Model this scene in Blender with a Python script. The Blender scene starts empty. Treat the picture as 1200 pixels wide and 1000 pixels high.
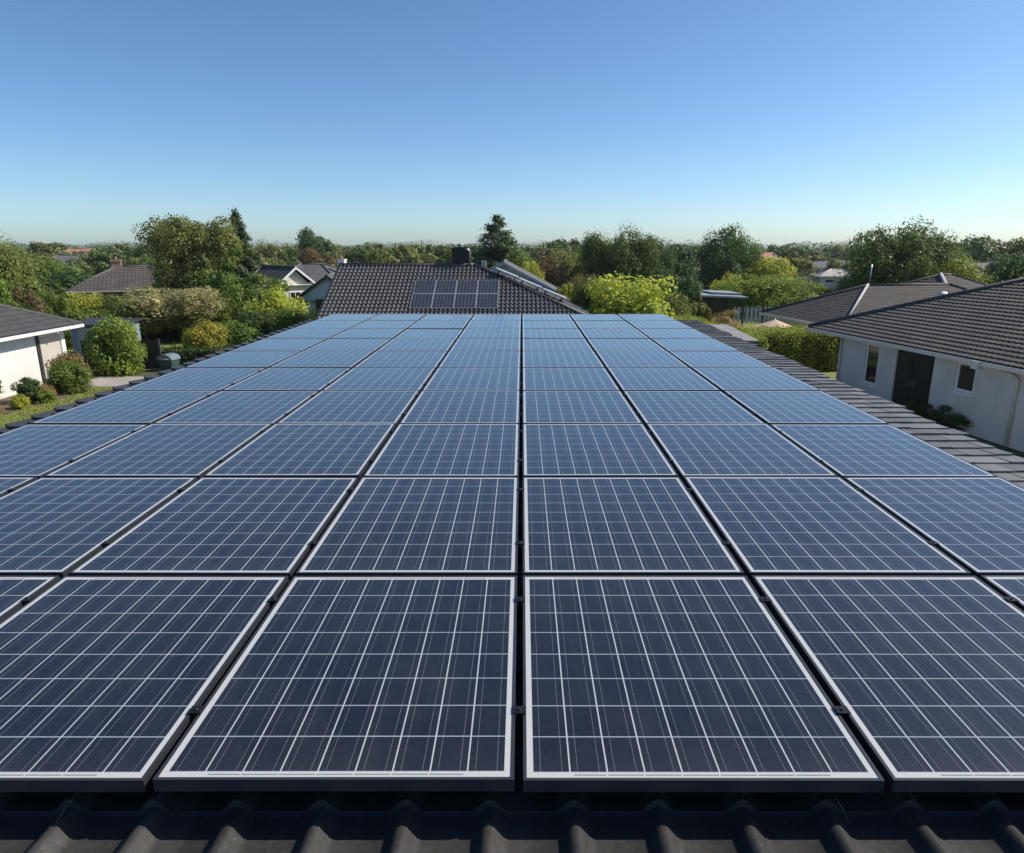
import bpy, bmesh, math, random
import numpy as np
from mathutils import Vector, Matrix

R = math.radians
SC = bpy.context.scene
COL = SC.collection
random.seed(7)

# ------------------------------------------------------------------ camera, sky, sun, exposure
CAMZ = 5.71
cam_d = bpy.data.cameras.new('camera')
cam = bpy.data.objects.new('camera', cam_d)
COL.objects.link(cam)
cam.location = (0.01, 0, CAMZ)
cam.rotation_euler = (R(90 - 14.84), 0, 0)
cam_d.lens = 24.0
cam_d.sensor_width = 36.0
cam_d.shift_x = -0.010
cam_d.clip_start = 0.05
cam_d.clip_end = 6000
SC.camera = cam

SUN_EL, SUN_AZ = 41.0, 77.0          # azimuth from +Y towards +X
w = bpy.data.worlds.new('World')
SC.world = w
w.use_nodes = True
nt = w.node_tree
nt.nodes.clear()
out = nt.nodes.new('ShaderNodeOutputWorld')
bg = nt.nodes.new('ShaderNodeBackground')
sky = nt.nodes.new('ShaderNodeTexSky')
sky.sky_type = 'NISHITA'
sky.sun_disc = False
sky.sun_elevation = R(SUN_EL)
sky.sun_rotation = R(SUN_AZ)
sky.altitude = 0
sky.air_density = 0.70
sky.dust_density = 0.65
sky.ozone_density = 3.6
bg.inputs['Strength'].default_value = 0.127
hs = nt.nodes.new('ShaderNodeHueSaturation')
hs.inputs['Saturation'].default_value = 1.10
gm = nt.nodes.new('ShaderNodeMix'); gm.data_type = 'RGBA'; gm.blend_type = 'MULTIPLY'
gm.inputs[0].default_value = 1.0
gm.inputs[7].default_value = (0.985, 1.05, 1.03, 1)
nt.links.new(sky.outputs[0], hs.inputs['Color'])
nt.links.new(hs.outputs[0], gm.inputs[6])
nt.links.new(gm.outputs[2], bg.inputs['Color'])
nt.links.new(bg.outputs[0], out.inputs['Surface'])

sun_d = bpy.data.lights.new('sun', 'SUN')
sun_d.energy = 5.0
sun_d.angle = R(0.53)
sun_d.color = (1.0, 0.93, 0.82)
sun = bpy.data.objects.new('sun', sun_d)
COL.objects.link(sun)
sdir = Vector((math.sin(R(SUN_AZ)) * math.cos(R(SUN_EL)), math.cos(R(SUN_AZ)) * math.cos(R(SUN_EL)), math.sin(R(SUN_EL))))
sun.rotation_euler = sdir.to_track_quat('Z', 'Y').to_euler()
sun.location = (60, 20, 60)

SC.view_settings.view_transform = 'Standard'
SC.view_settings.look = 'None'
SC.view_settings.exposure = 0.22
SC.view_settings.gamma = 1.0
SC.view_settings.use_curve_mapping = False

# ------------------------------------------------------------------ helpers
def tag(o, label=None, cat=None, group=None, kind=None):
    if label: o['label'] = label
    if cat: o['category'] = cat
    if group: o['group'] = group
    if kind: o['kind'] = kind
    return o

def empty(name, loc, rz=0.0, label=None, cat=None, group=None):
    o = bpy.data.objects.new(name, None)
    COL.objects.link(o)
    o.location = loc
    o.rotation_euler = (0, 0, rz)
    o.empty_display_size = 0.2
    return tag(o, label, cat, group)

def link(name, me, mat=None, parent=None):
    o = bpy.data.objects.new(name, me)
    COL.objects.link(o)
    if mat is not None:
        if len(me.materials) == 0:
            me.materials.append(mat)
        else:
            o.material_slots[0].link = 'OBJECT'
            o.material_slots[0].material = mat
    if parent is not None:
        o.parent = parent
    return o

class MB:
    """collects simple shapes into one mesh"""
    def __init__(self):
        self.v, self.f, self.s = [], [], []
    def add(self, vs, fs, smooth=False):
        n = len(self.v)
        self.v += [tuple(p) for p in vs]
        self.f += [tuple(i + n for i in q) for q in fs]
        self.s += [smooth] * len(fs)
        return self
    def box(self, x0, x1, y0, y1, z0, z1, M=None):
        vs = [Vector(p) for p in ((x0,y0,z0),(x1,y0,z0),(x1,y1,z0),(x0,y1,z0),(x0,y0,z1),(x1,y0,z1),(x1,y1,z1),(x0,y1,z1))]
        if M is not None: vs = [M @ p for p in vs]
        return self.add(vs, [(0,3,2,1),(4,5,6,7),(0,1,5,4),(1,2,6,5),(2,3,7,6),(3,0,4,7)])
    def tube(self, pts, rad, n=8, cap=True, arc=None):
        pts = [Vector(p) for p in pts]
        if not hasattr(rad, '__len__'): rad = [rad] * len(pts)
        vs, fs = [], []
        for i, p in enumerate(pts):
            d = (pts[min(i+1, len(pts)-1)] - pts[max(i-1, 0)]).normalized()
            a = Vector((0,0,1)) if abs(d.z) < 0.95 else Vector((0,1,0))
            s = d.cross(a).normalized(); t = s.cross(d).normalized()
            for k in range(n):
                an = 2 * math.pi * k / n
                vs.append(p + (s * math.cos(an) + t * math.sin(an)) * rad[i])
        for i in range(len(pts) - 1):
            for k in range(n):
                fs.append((i*n+k, i*n+(k+1)%n, (i+1)*n+(k+1)%n, (i+1)*n+k))
        self.add(vs, fs, True)
        if cap:
            b = len(self.v) - len(vs)
            self.f.append(tuple(b + k for k in range(n-1, -1, -1))); self.s.append(False)
            e = b + (len(pts)-1)*n
            self.f.append(tuple(e + k for k in range(n))); self.s.append(False)
        return self
    def build(self, name, mat=None, parent=None, bevel=0.0):
        me = bpy.data.meshes.new(name)
        me.from_pydata(self.v, [], self.f)
        me.polygons.foreach_set('use_smooth', self.s)
        me.update()
        o = link(name, me, mat, parent)
        if bevel > 0:
            md = o.modifiers.new('bevel', 'BEVEL'); md.width = bevel; md.segments = 2; md.limit_method = 'ANGLE'
        return o

# ------------------------------------------------------------------ materials
def new_mat(name):
    m = bpy.data.materials.new(name)
    m.use_nodes = True
    n = m.node_tree
    b = n.nodes['Principled BSDF']
    return m, n, b

def math_node(n, op, a, b=None, c=None):
    q = n.nodes.new('ShaderNodeMath'); q.operation = op
    for i, x in enumerate((a, b, c)):
        if x is None: continue
        if isinstance(x, (int, float)): q.inputs[i].default_value = x
        else: n.links.new(x, q.inputs[i])
    return q.outputs[0]

def mix_col(n, f, a, b, mode='MIX'):
    q = n.nodes.new('ShaderNodeMix'); q.data_type = 'RGBA'; q.blend_type = mode
    for s, x in ((q.inputs[0], f), (q.inputs[6], a), (q.inputs[7], b)):
        if isinstance(x, (int, float)): s.default_value = x
        elif isinstance(x, tuple): s.default_value = (*x, 1) if len(x) == 3 else x
        else: n.links.new(x, s)
    return q.outputs[2]

def noise(n, scale, detail=3.0, rough=0.55, coord='Object'):
    tc = n.nodes.new('ShaderNodeTexCoord')
    q = n.nodes.new('ShaderNodeTexNoise')
    q.inputs['Scale'].default_value = scale
    q.inputs['Detail'].default_value = detail
    q.inputs['Roughness'].default_value = rough
    n.links.new(tc.outputs[coord], q.inputs['Vector'])
    return q.outputs['Fac']

def ramp(n, f, p0, p1, c0=(0,0,0), c1=(1,1,1)):
    q = n.nodes.new('ShaderNodeValToRGB')
    q.color_ramp.elements[0].position = p0; q.color_ramp.elements[0].color = (*c0, 1)
    q.color_ramp.elements[1].position = p1; q.color_ramp.elements[1].color = (*c1, 1)
    n.links.new(f, q.inputs[0])
    return q.outputs[0]

def bump(n, b, h, strength=0.3, dist=0.01):
    q = n.nodes.new('ShaderNodeBump')
    q.inputs['Strength'].default_value = strength
    q.inputs['Distance'].default_value = dist
    n.links.new(h, q.inputs['Height'])
    n.links.new(q.outputs[0], b.inputs['Normal'])

def mottled(name, c0, c1, scale=6.0, rough=0.7, fine=60.0, bstr=0.2, spec=0.5, metal=0.0):
    m, n, b = new_mat(name)
    a = ramp(n, noise(n, scale, 5), 0.3, 0.7)
    f = noise(n, fine, 3)
    col = mix_col(n, a, c0, c1)
    col = mix_col(n, math_node(n, 'MULTIPLY', f, 0.35), col, tuple(x * 0.45 for x in c0))
    n.links.new(col, b.inputs['Base Color'])
    b.inputs['Roughness'].default_value = rough
    b.inputs['Specular IOR Level'].default_value = spec
    b.inputs['Metallic'].default_value = metal
    bump(n, b, f, bstr, 0.004)
    return m

def tile_mat(name, c0, c1, rough, pitch, course, spec=0.5):
    """per-tile tone variation from tile coordinates kept in the UV map (in tiles)"""
    m, n, b = new_mat(name)
    uv = n.nodes.new('ShaderNodeUVMap'); uv.uv_map = 'tile'
    fl = n.nodes.new('ShaderNodeVectorMath'); fl.operation = 'FLOOR'
    n.links.new(uv.outputs[0], fl.inputs[0])
    wn = n.nodes.new('ShaderNodeTexWhiteNoise'); wn.noise_dimensions = '2D'
    n.links.new(fl.outputs[0], wn.inputs['Vector'])
    big = ramp(n, noise(n, 0.8, 4), 0.3, 0.75)
    col = mix_col(n, wn.outputs['Value'], c0, c1)
    fine = noise(n, 45.0, 4, 0.7)
    col = mix_col(n, math_node(n, 'MULTIPLY', big, 0.35), col, tuple(x * 1.5 for x in c1))
    col = mix_col(n, math_node(n, 'MULTIPLY', ramp(n, fine, 0.45, 0.7), 0.3), col, tuple(min(1, x * 2.0 + 0.01) for x in c1))
    spk = noise(n, 160.0, 1)
    col = mix_col(n, ramp(n, spk, 0.76, 0.8), col, (0.22, 0.21, 0.19))
    n.links.new(col, b.inputs['Base Color'])
    b.inputs['Roughness'].default_value = rough
    b.inputs['Specular IOR Level'].default_value = spec
    bump(n, b, fine, 0.25, 0.004)
    return m

def plain(name, c, rough=0.5, metal=0.0, spec=0.5):
    m, n, b = new_mat(name)
    f = noise(n, 9.0, 4)
    n.links.new(mix_col(n, f, tuple(x * 0.82 for x in c), tuple(min(1, x * 1.12) for x in c)), b.inputs['Base Color'])
    b.inputs['Roughness'].default_value = rough
    b.inputs['Metallic'].default_value = metal
    b.inputs['Specular IOR Level'].default_value = spec
    return m

def cell_mat(name, pw, ph, nx, ny, border, ribbon, bord_y=None):
    """photovoltaic laminate: navy polycrystalline cells, white gaps, thin busbars, under glass. UV is in metres."""
    m, n, b = new_mat(name)
    uv = n.nodes.new('ShaderNodeUVMap'); uv.uv_map = 'metre'
    sp = n.nodes.new('ShaderNodeSeparateXYZ'); n.links.new(uv.outputs[0], sp.inputs[0])
    U, V = sp.outputs[0], sp.outputs[1]
    by = bord_y or border
    cw, ch = (pw - 2*border) / nx, (ph - 2*by) / ny
    cu = math_node(n, 'DIVIDE', math_node(n, 'SUBTRACT', U, border), cw)
    cv = math_node(n, 'DIVIDE', math_node(n, 'SUBTRACT', V, by), ch)
    fu, fv = math_node(n, 'FRACT', cu), math_node(n, 'FRACT', cv)
    def edge(f, half):      # 1 near 0 or 1
        d = math_node(n, 'ABSOLUTE', math_node(n, 'SUBTRACT', f, 0.5))
        return math_node(n, 'GREATER_THAN', d, 0.5 - half)
    lu = edge(fu, 0.0023 / cw)
    lv = edge(fv, 0.0023 / ch)
    def at(f, p, half):
        return math_node(n, 'LESS_THAN', math_node(n, 'ABSOLUTE', math_node(n, 'SUBTRACT', f, p)), half)
    bus = math_node(n, 'MAXIMUM', at(fu, 0.21, 0.0008 / cw), at(fu, 0.79, 0.0008 / cw))
    inu = math_node(n, 'COMPARE', cu, nx / 2, nx / 2)
    inv = math_node(n, 'COMPARE', cv, ny / 2, ny / 2)
    inside = math_node(n, 'MULTIPLY', inu, inv)
    # cell tone: per-cell value + crystal grain
    cmb = n.nodes.new('ShaderNodeCombineXYZ')
    n.links.new(math_node(n, 'FLOOR', cu), cmb.inputs[0]); n.links.new(math_node(n, 'FLOOR', cv), cmb.inputs[1])
    oi = n.nodes.new('ShaderNodeObjectInfo'); n.links.new(math_node(n, 'MULTIPLY', oi.outputs['Random'], 91.0), cmb.inputs[2])
    wn = n.nodes.new('ShaderNodeTexWhiteNoise'); wn.noise_dimensions = '3D'; n.links.new(cmb.outputs[0], wn.inputs['Vector'])
    vo = n.nodes.new('ShaderNodeTexVoronoi'); vo.inputs['Scale'].default_value = 130.0
    n.links.new(uv.outputs[0], vo.inputs['Vector'])
    vs = n.nodes.new('ShaderNodeSeparateColor'); n.links.new(vo.outputs['Color'], vs.inputs[0])
    col = mix_col(n, wn.outputs['Value'], (0.0035, 0.0045, 0.0095), (0.0065, 0.0082, 0.0155))
    col = mix_col(n, math_node(n, 'MULTIPLY', vs.outputs[0], 0.75), col, (0.014, 0.016, 0.023))
    col = mix_col(n, math_node(n, 'MULTIPLY', oi.outputs['Random'], 0.35), col, (0.007, 0.0105, 0.022))
    col = mix_col(n, math_node(n, 'MULTIPLY', bus, 0.40), col, (0.28, 0.31, 0.35))
    gap = (0.40, 0.42, 0.44)
    col = mix_col(n, lv, col, (0.29, 0.315, 0.35))
    col = mix_col(n, lu, col, gap)
    white = (0.47, 0.47, 0.46)
    bord = white
    if ribbon:      # dark interconnect ribbon printed in the lower / upper margin, in segments
        rv = math_node(n, 'MAXIMUM', at(V, by * 0.68, 0.0022), at(V, ph - by * 0.68, 0.0022))
        ru = math_node(n, 'COMPARE', U, pw / 2, pw / 2 - 1.35 * cw)
        seg = math_node(n, 'LESS_THAN', fu, 0.955)
        rb = math_node(n, 'MULTIPLY', math_node(n, 'MULTIPLY', rv, ru), seg)
        bord = mix_col(n, math_node(n, 'MULTIPLY', rb, 0.85), white, (0.12, 0.12, 0.13))
    col = mix_col(n, inside, bord, col)
    # dust: a thin uneven film and a few specks
    d1 = ramp(n, noise(n, 3.0, 6, 0.65), 0.35, 0.8)
    mp = n.nodes.new('ShaderNodeMapping'); tc0 = n.nodes.new('ShaderNodeTexCoord'); n.links.new(tc0.outputs['Object'], mp.inputs['Vector'])
    mp.inputs['Scale'].default_value = (14.0, 1.6, 1.0)
    add = n.nodes.new('ShaderNodeVectorMath'); add.operation = 'ADD'; n.links.new(mp.outputs[0], add.inputs[0])
    oo = n.nodes.new('ShaderNodeCombineXYZ'); n.links.new(math_node(n, 'MULTIPLY', oi.outputs['Random'], 57.0), oo.inputs[2]); n.links.new(oo.outputs[0], add.inputs[1])
    st = n.nodes.new('ShaderNodeTexNoise'); st.inputs['Scale'].default_value = 1.0; st.inputs['Detail'].default_value = 4.0; n.links.new(add.outputs[0], st.inputs['Vector'])
    streak = ramp(n, st.outputs['Fac'], 0.5, 0.8)
    low = math_node(n, 'MAXIMUM', math_node(n, 'SUBTRACT', 1.0, math_node(n, 'DIVIDE', V, 0.22)), 0.0)
    dust = math_node(n, 'ADD', math_node(n, 'MULTIPLY', d1, 0.03), math_node(n, 'ADD', math_node(n, 'MULTIPLY', streak, 0.018), math_node(n, 'MULTIPLY', math_node(n, 'POWER', low, 2.0), 0.03)))
    v2 = n.nodes.new('ShaderNodeTexVoronoi'); v2.inputs['Scale'].default_value = 34.0
    tc = n.nodes.new('ShaderNodeTexCoord'); n.links.new(tc.outputs['Object'], v2.inputs['Vector'])
    vcs = n.nodes.new('ShaderNodeSeparateColor'); n.links.new(v2.outputs['Color'], vcs.inputs[0])
    speck = math_node(n, 'LESS_THAN', v2.outputs['Distance'], math_node(n, 'MULTIPLY', vcs.outputs[0], 0.055))
    dust = math_node(n, 'MAXIMUM', dust, math_node(n, 'MULTIPLY', speck, 0.22))
    col = mix_col(n, dust, col, (0.40, 0.39, 0.36))
    n.links.new(col, b.inputs['Base Color'])
    b.inputs['Roughness'].default_value = 0.42
    b.inputs['Specular IOR Level'].default_value = 0.10
    b.inputs['Coat Weight'].default_value = 1.0
    b.inputs['Coat IOR'].default_value = 1.37
    b.inputs['Sheen Weight'].default_value = 0.08
    b.inputs['Sheen Roughness'].default_value = 0.4
    n.links.new(math_node(n, 'ADD', math_node(n, 'MULTIPLY', d1, 0.05), 0.12), b.inputs['Coat Roughness'])
    return m

def leaf_mat(name, dark, light, trans=0.45, rough=0.5):
    m, n, b = new_mat(name)
    at = n.nodes.new('ShaderNodeAttribute'); at.attribute_name = 'tint'
    oi = n.nodes.new('ShaderNodeObjectInfo')
    k = (2.9, 2.55, 1.75)
    col = mix_col(n, at.outputs['Fac'], tuple(x * q for x, q in zip(dark, k)), tuple(x * q for x, q in zip(light, k)))
    hs = n.nodes.new('ShaderNodeHueSaturation')
    n.links.new(math_node(n, 'ADD', math_node(n, 'MULTIPLY', oi.outputs['Random'], 0.02), 0.492), hs.inputs['Hue'])
    n.links.new(math_node(n, 'ADD', math_node(n, 'MULTIPLY', oi.outputs['Random'], 0.22), 0.92), hs.inputs['Value'])
    hs.inputs['Saturation'].default_value = 0.93
    n.links.new(col, hs.inputs['Color'])
    n.links.new(hs.outputs[0], b.inputs['Base Color'])
    b.inputs['Roughness'].default_value = rough
    b.inputs['Specular IOR Level'].default_value = 0.3
    tr = n.nodes.new('ShaderNodeBsdfTranslucent'); n.links.new(hs.outputs[0], tr.inputs['Color'])
    mx = n.nodes.new('ShaderNodeMixShader'); mx.inputs[0].default_value = trans
    n.links.new(b.outputs[0], mx.inputs[1]); n.links.new(tr.outputs[0], mx.inputs[2])
    n.links.new(mx.outputs[0], n.nodes['Material Output'].inputs['Surface'])
    return m

M_front_tile = tile_mat('dark_concrete_tile', (0.026, 0.0255, 0.0255), (0.038, 0.037, 0.0365), 0.40, 1, 1)
M_verge = mottled('weathered_grey_slab', (0.105, 0.106, 0.109), (0.175, 0.175, 0.177), 3.0, 0.6, 70.0, 0.3)
vm = M_verge.node_tree; vb = vm.nodes['Principled BSDF']
gi = vm.nodes.new('ShaderNodeNewGeometry')
src = vb.inputs['Base Color'].links[0].from_socket
vm.links.new(mix_col(vm, 1.0, src, ramp(vm, gi.outputs['Random Per Island'], 0.0, 1.0, (0.62, 0.62, 0.63), (1.25, 1.23, 1.2)), 'MULTIPLY'), vb.inputs['Base Color'])
M_frame = plain('anodised_frame', (0.055, 0.058, 0.066), 0.42, 0.5)
M_black = plain('black_metal', (0.012, 0.012, 0.013), 0.45, 0.3)
M_steel = plain('brushed_steel', (0.45, 0.46, 0.47), 0.35, 0.9)
M_right_tile = tile_mat('brown_grey_tile', (0.062, 0.053, 0.047), (0.098, 0.084, 0.074), 0.75, 1, 1, 0.3)
M_back_tile = tile_mat('dark_brown_tile', (0.040, 0.034, 0.031), (0.062, 0.053, 0.048), 0.75, 1, 1, 0.3)
M_glazed_tile = tile_mat('glazed_black_tile', (0.062, 0.057, 0.056), (0.095, 0.088, 0.086), 0.32, 1, 1, 0.9)
M_left_tile = tile_mat('charcoal_tile', (0.045, 0.044, 0.045), (0.065, 0.063, 0.063), 0.7, 1, 1, 0.3)
M_grey_tile = tile_mat('grey_tile', (0.075, 0.073, 0.075), (0.115, 0.11, 0.11), 0.75, 1, 1, 0.3)
M_brown_tile = tile_mat('brown_tile', (0.062, 0.054, 0.049), (0.095, 0.084, 0.077), 0.75, 1, 1, 0.3)
M_plum_tile = tile_mat('plum_tile', (0.11, 0.075, 0.08), (0.15, 0.105, 0.11), 0.75, 1, 1, 0.3)
M_terra_tile = tile_mat('terracotta_tile', (0.26, 0.13, 0.09), (0.34, 0.19, 0.13), 0.8, 1, 1, 0.2)
M_pale_tile = tile_mat('pale_tile', (0.30, 0.28, 0.26), (0.40, 0.37, 0.34), 0.8, 1, 1, 0.2)
M_white_wall = mottled('white_painted_render', (0.70, 0.69, 0.67), (0.77, 0.76, 0.74), 2.0, 0.8, 40, 0.1)
M_grey_wall = mottled('pale_grey_render', (0.64, 0.62, 0.585), (0.71, 0.69, 0.65), 1.5, 0.85, 50, 0.2)
def stain(m, strength):
    n = m.node_tree; b = n.nodes['Principled BSDF']
    tc = n.nodes.new('ShaderNodeTexCoord'); mp = n.nodes.new('ShaderNodeMapping'); mp.inputs['Scale'].default_value = (1.6, 1.6, 0.8)
    n.links.new(tc.outputs['Object'], mp.inputs['Vector'])
    q = n.nodes.new('ShaderNodeTexNoise'); q.inputs['Scale'].default_value = 1.3; q.inputs['Detail'].default_value = 6.0; q.inputs['Roughness'].default_value = 0.65
    n.links.new(mp.outputs[0], q.inputs['Vector'])
    src = b.inputs['Base Color'].links[0].from_socket
    lo = 1.0 - strength
    n.links.new(mix_col(n, 1.0, src, ramp(n, q.outputs['Fac'], 0.35, 0.68, (lo, lo * 0.99, lo * 0.96), (1.04, 1.04, 1.04)), 'MULTIPLY'), b.inputs['Base Color'])
stain(M_grey_wall, 0.09); stain(M_white_wall, 0.05)
M_cream_wall = mottled('cream_render', (0.62, 0.55, 0.42), (0.70, 0.63, 0.50), 2.0, 0.85, 40, 0.1)
M_teal_wall = mottled('blue_grey_boards', (0.50, 0.57, 0.56), (0.58, 0.64, 0.63), 2.0, 0.75, 40, 0.1)
M_brick = mottled('pink_brick', (0.36, 0.21, 0.15), (0.45, 0.29, 0.22), 9.0, 0.85, 30, 0.3)
M_blue_wall = mottled('slate_blue_boards', (0.20, 0.24, 0.32), (0.26, 0.30, 0.38), 2.0, 0.7, 40, 0.1)
M_white = plain('white_paint', (0.74, 0.74, 0.72), 0.45)
M_cream = plain('cream_paint', (0.62, 0.57, 0.50), 0.5)
M_beige = mottled('beige_panel', (0.50, 0.45, 0.39), (0.56, 0.51, 0.45), 2.0, 0.7, 40, 0.1)
M_dark_wood = mottled('dark_stained_timber', (0.022, 0.018, 0.015), (0.045, 0.036, 0.030), 5.0, 0.7, 30, 0.3)
M_brown_door = plain('dark_brown_paint', (0.035, 0.022, 0.018), 0.5)
M_lead = plain('pale_mortar_cap', (0.36, 0.35, 0.34), 0.7)
M_dark_cap = plain('dark_ridge_cap', (0.035, 0.033, 0.034), 0.55)
M_grey_panel = mottled('galvanised_sheet', (0.34, 0.36, 0.38), (0.44, 0.46, 0.48), 1.2, 0.45, 40, 0.1, 0.5, 0.3)
M_bark = mottled('bark', (0.07, 0.05, 0.035), (0.13, 0.10, 0.075), 8.0, 0.9, 40, 0.5)
M_bin = plain('grey_green_plastic', (0.055, 0.085, 0.085), 0.35)
M_bin_lid = plain('pale_blue_grey_plastic', (0.16, 0.21, 0.24), 0.25)
M_canvas = mottled('peach_canvas', (0.62, 0.42, 0.30), (0.70, 0.50, 0.38), 2.0, 0.9, 30, 0.1)
M_tan = mottled('felt_roof', (0.22, 0.21, 0.21), (0.30, 0.29, 0.29), 1.5, 0.9, 60, 0.2)
M_mulch = mottled('mulch', (0.09, 0.06, 0.045), (0.17, 0.12, 0.09), 4.0, 0.95, 40, 0.6)
M_paving = mottled('concrete_paving', (0.30, 0.27, 0.25), (0.42, 0.38, 0.35), 0.9, 0.9, 30, 0.2)

m, n, b = new_mat('window_glass')
b.inputs['Base Color'].default_value = (0.012, 0.015, 0.018, 1); b.inputs['Roughness'].default_value = 0.06
M_glass = m

m, n, b = new_mat('garden_ground')
g1 = ramp(n, noise(n, 0.05, 6, 0.6), 0.4, 0.62)
g2 = noise(n, 1.4, 6, 0.7); g3 = noise(n, 22.0, 3, 0.7)
c = mix_col(n, g1, (0.055, 0.085, 0.022), (0.10, 0.085, 0.05))
c = mix_col(n, ramp(n, g2, 0.35, 0.7), c, (0.085, 0.115, 0.028))
c = mix_col(n, math_node(n, 'MULTIPLY', g3, 0.5), c, (0.035, 0.045, 0.014))
n.links.new(c, b.inputs['Base Color']); b.inputs['Roughness'].default_value = 0.95
bump(n, b, g3, 0.6, 0.05)
M_ground = m

m, n, b = new_mat('lawn')
g1 = ramp(n, noise(n, 0.6, 5, 0.65), 0.35, 0.65); g3 = noise(n, 30.0, 3, 0.7)
c = mix_col(n, g1, (0.15, 0.19, 0.035), (0.25, 0.255, 0.065))
c = mix_col(n, math_node(n, 'MULTIPLY', g3, 0.5), c, (0.09, 0.115, 0.024))
n.links.new(c, b.inputs['Base Color']); b.inputs['Roughness'].default_value = 0.95
bump(n, b, g3, 0.6, 0.04)
M_lawn = m

L_green = leaf_mat('leaf_mid_green', (0.026, 0.052, 0.010), (0.085, 0.125, 0.022))
L_dark = leaf_mat('leaf_dark_green', (0.013, 0.030, 0.010), (0.042, 0.072, 0.020))
L_olive = leaf_mat('leaf_olive', (0.036, 0.055, 0.013), (0.112, 0.132, 0.036))
L_bright = leaf_mat('leaf_bright_green', (0.038, 0.076, 0.010), (0.125, 0.175, 0.024))
L_lime = leaf_mat('leaf_yellow_green', (0.085, 0.120, 0.012), (0.24, 0.26, 0.030))
L_gold = leaf_mat('leaf_gold', (0.055, 0.080, 0.008), (0.215, 0.215, 0.014))
L_bronze = leaf_mat('leaf_bronze', (0.045, 0.036, 0.018), (0.105, 0.082, 0.040))
L_beige = leaf_mat('leaf_beige_seed', (0.042, 0.055, 0.020), (0.235, 0.220, 0.155))
L_big = leaf_mat('leaf_deep_green', (0.016, 0.036, 0.009), (0.062, 0.092, 0.020))
L_fresh = leaf_mat('leaf_fresh_green', (0.040, 0.072, 0.009), (0.150, 0.190, 0.022))
L_conifer = leaf_mat('needle_blue_green', (0.016, 0.034, 0.018), (0.050, 0.080, 0.038))
L_pink = leaf_mat('leaf_pink_green', (0.045, 0.070, 0.020), (0.20, 0.120, 0.080))
L_far = leaf_mat('leaf_far_green', (0.022, 0.040, 0.014), (0.062, 0.088, 0.030), 0.2)
L_far2 = leaf_mat('leaf_far_olive', (0.034, 0.044, 0.016), (0.090, 0.098, 0.036), 0.2)
L_grass = leaf_mat('grass_blade', (0.055, 0.080, 0.017), (0.105, 0.120, 0.034), 0.3)

# ------------------------------------------------------------------ ground and near setting
def sheet(name, pts, z, mat, kind='structure'):
    mb = MB(); mb.add([(x, y, z) for x, y in pts], [tuple(range(len(pts)))])
    o = mb.build(name, mat); tag(o, kind=kind); return o

sheet('ground', [(-1600, -300), (1600, -300), (1600, 1800), (-1600, 1800)], 0.0, M_ground)
sheet('lawn', [(-24, 8), (-8.5, 8), (-8.5, 28.0), (-18.6, 28.0), (-24, 28.0)], 0.008, M_lawn)
sheet('garden_bed', [(-20.0, 17.0), (-18.6, 17.0), (-18.35, 22), (-17.75, 25.5), (-17.5, 27.2), (-18.1, 28.0), (-20.0, 28.0)], 0.014, M_mulch)
sheet('driveway', [(-20.0, 28.05), (-8.5, 28.05), (-8.5, 30.3), (-20.0, 30.3)], 0.012, M_paving)
sheet('back_lawn', [(-30, 33.5), (-8, 33.5), (-8, 41.5), (-30, 41.5)], 0.008, M_lawn)
sheet('side_path', [(8.0, 12), (11.2, 12), (11.2, 27), (8.0, 27)], 0.010, M_paving)
sheet('hedge_lawn', [(5, 28), (30, 28), (30, 60), (5, 60)], 0.008, M_lawn)

# ------------------------------------------------------------------ tiled slopes
def tile_profile(f, roll, sharp):
    d = abs(f - 0.5)
    if d >= sharp: return 0.0
    return roll * (0.5 + 0.5 * math.cos(math.pi * d / sharp))

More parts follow.
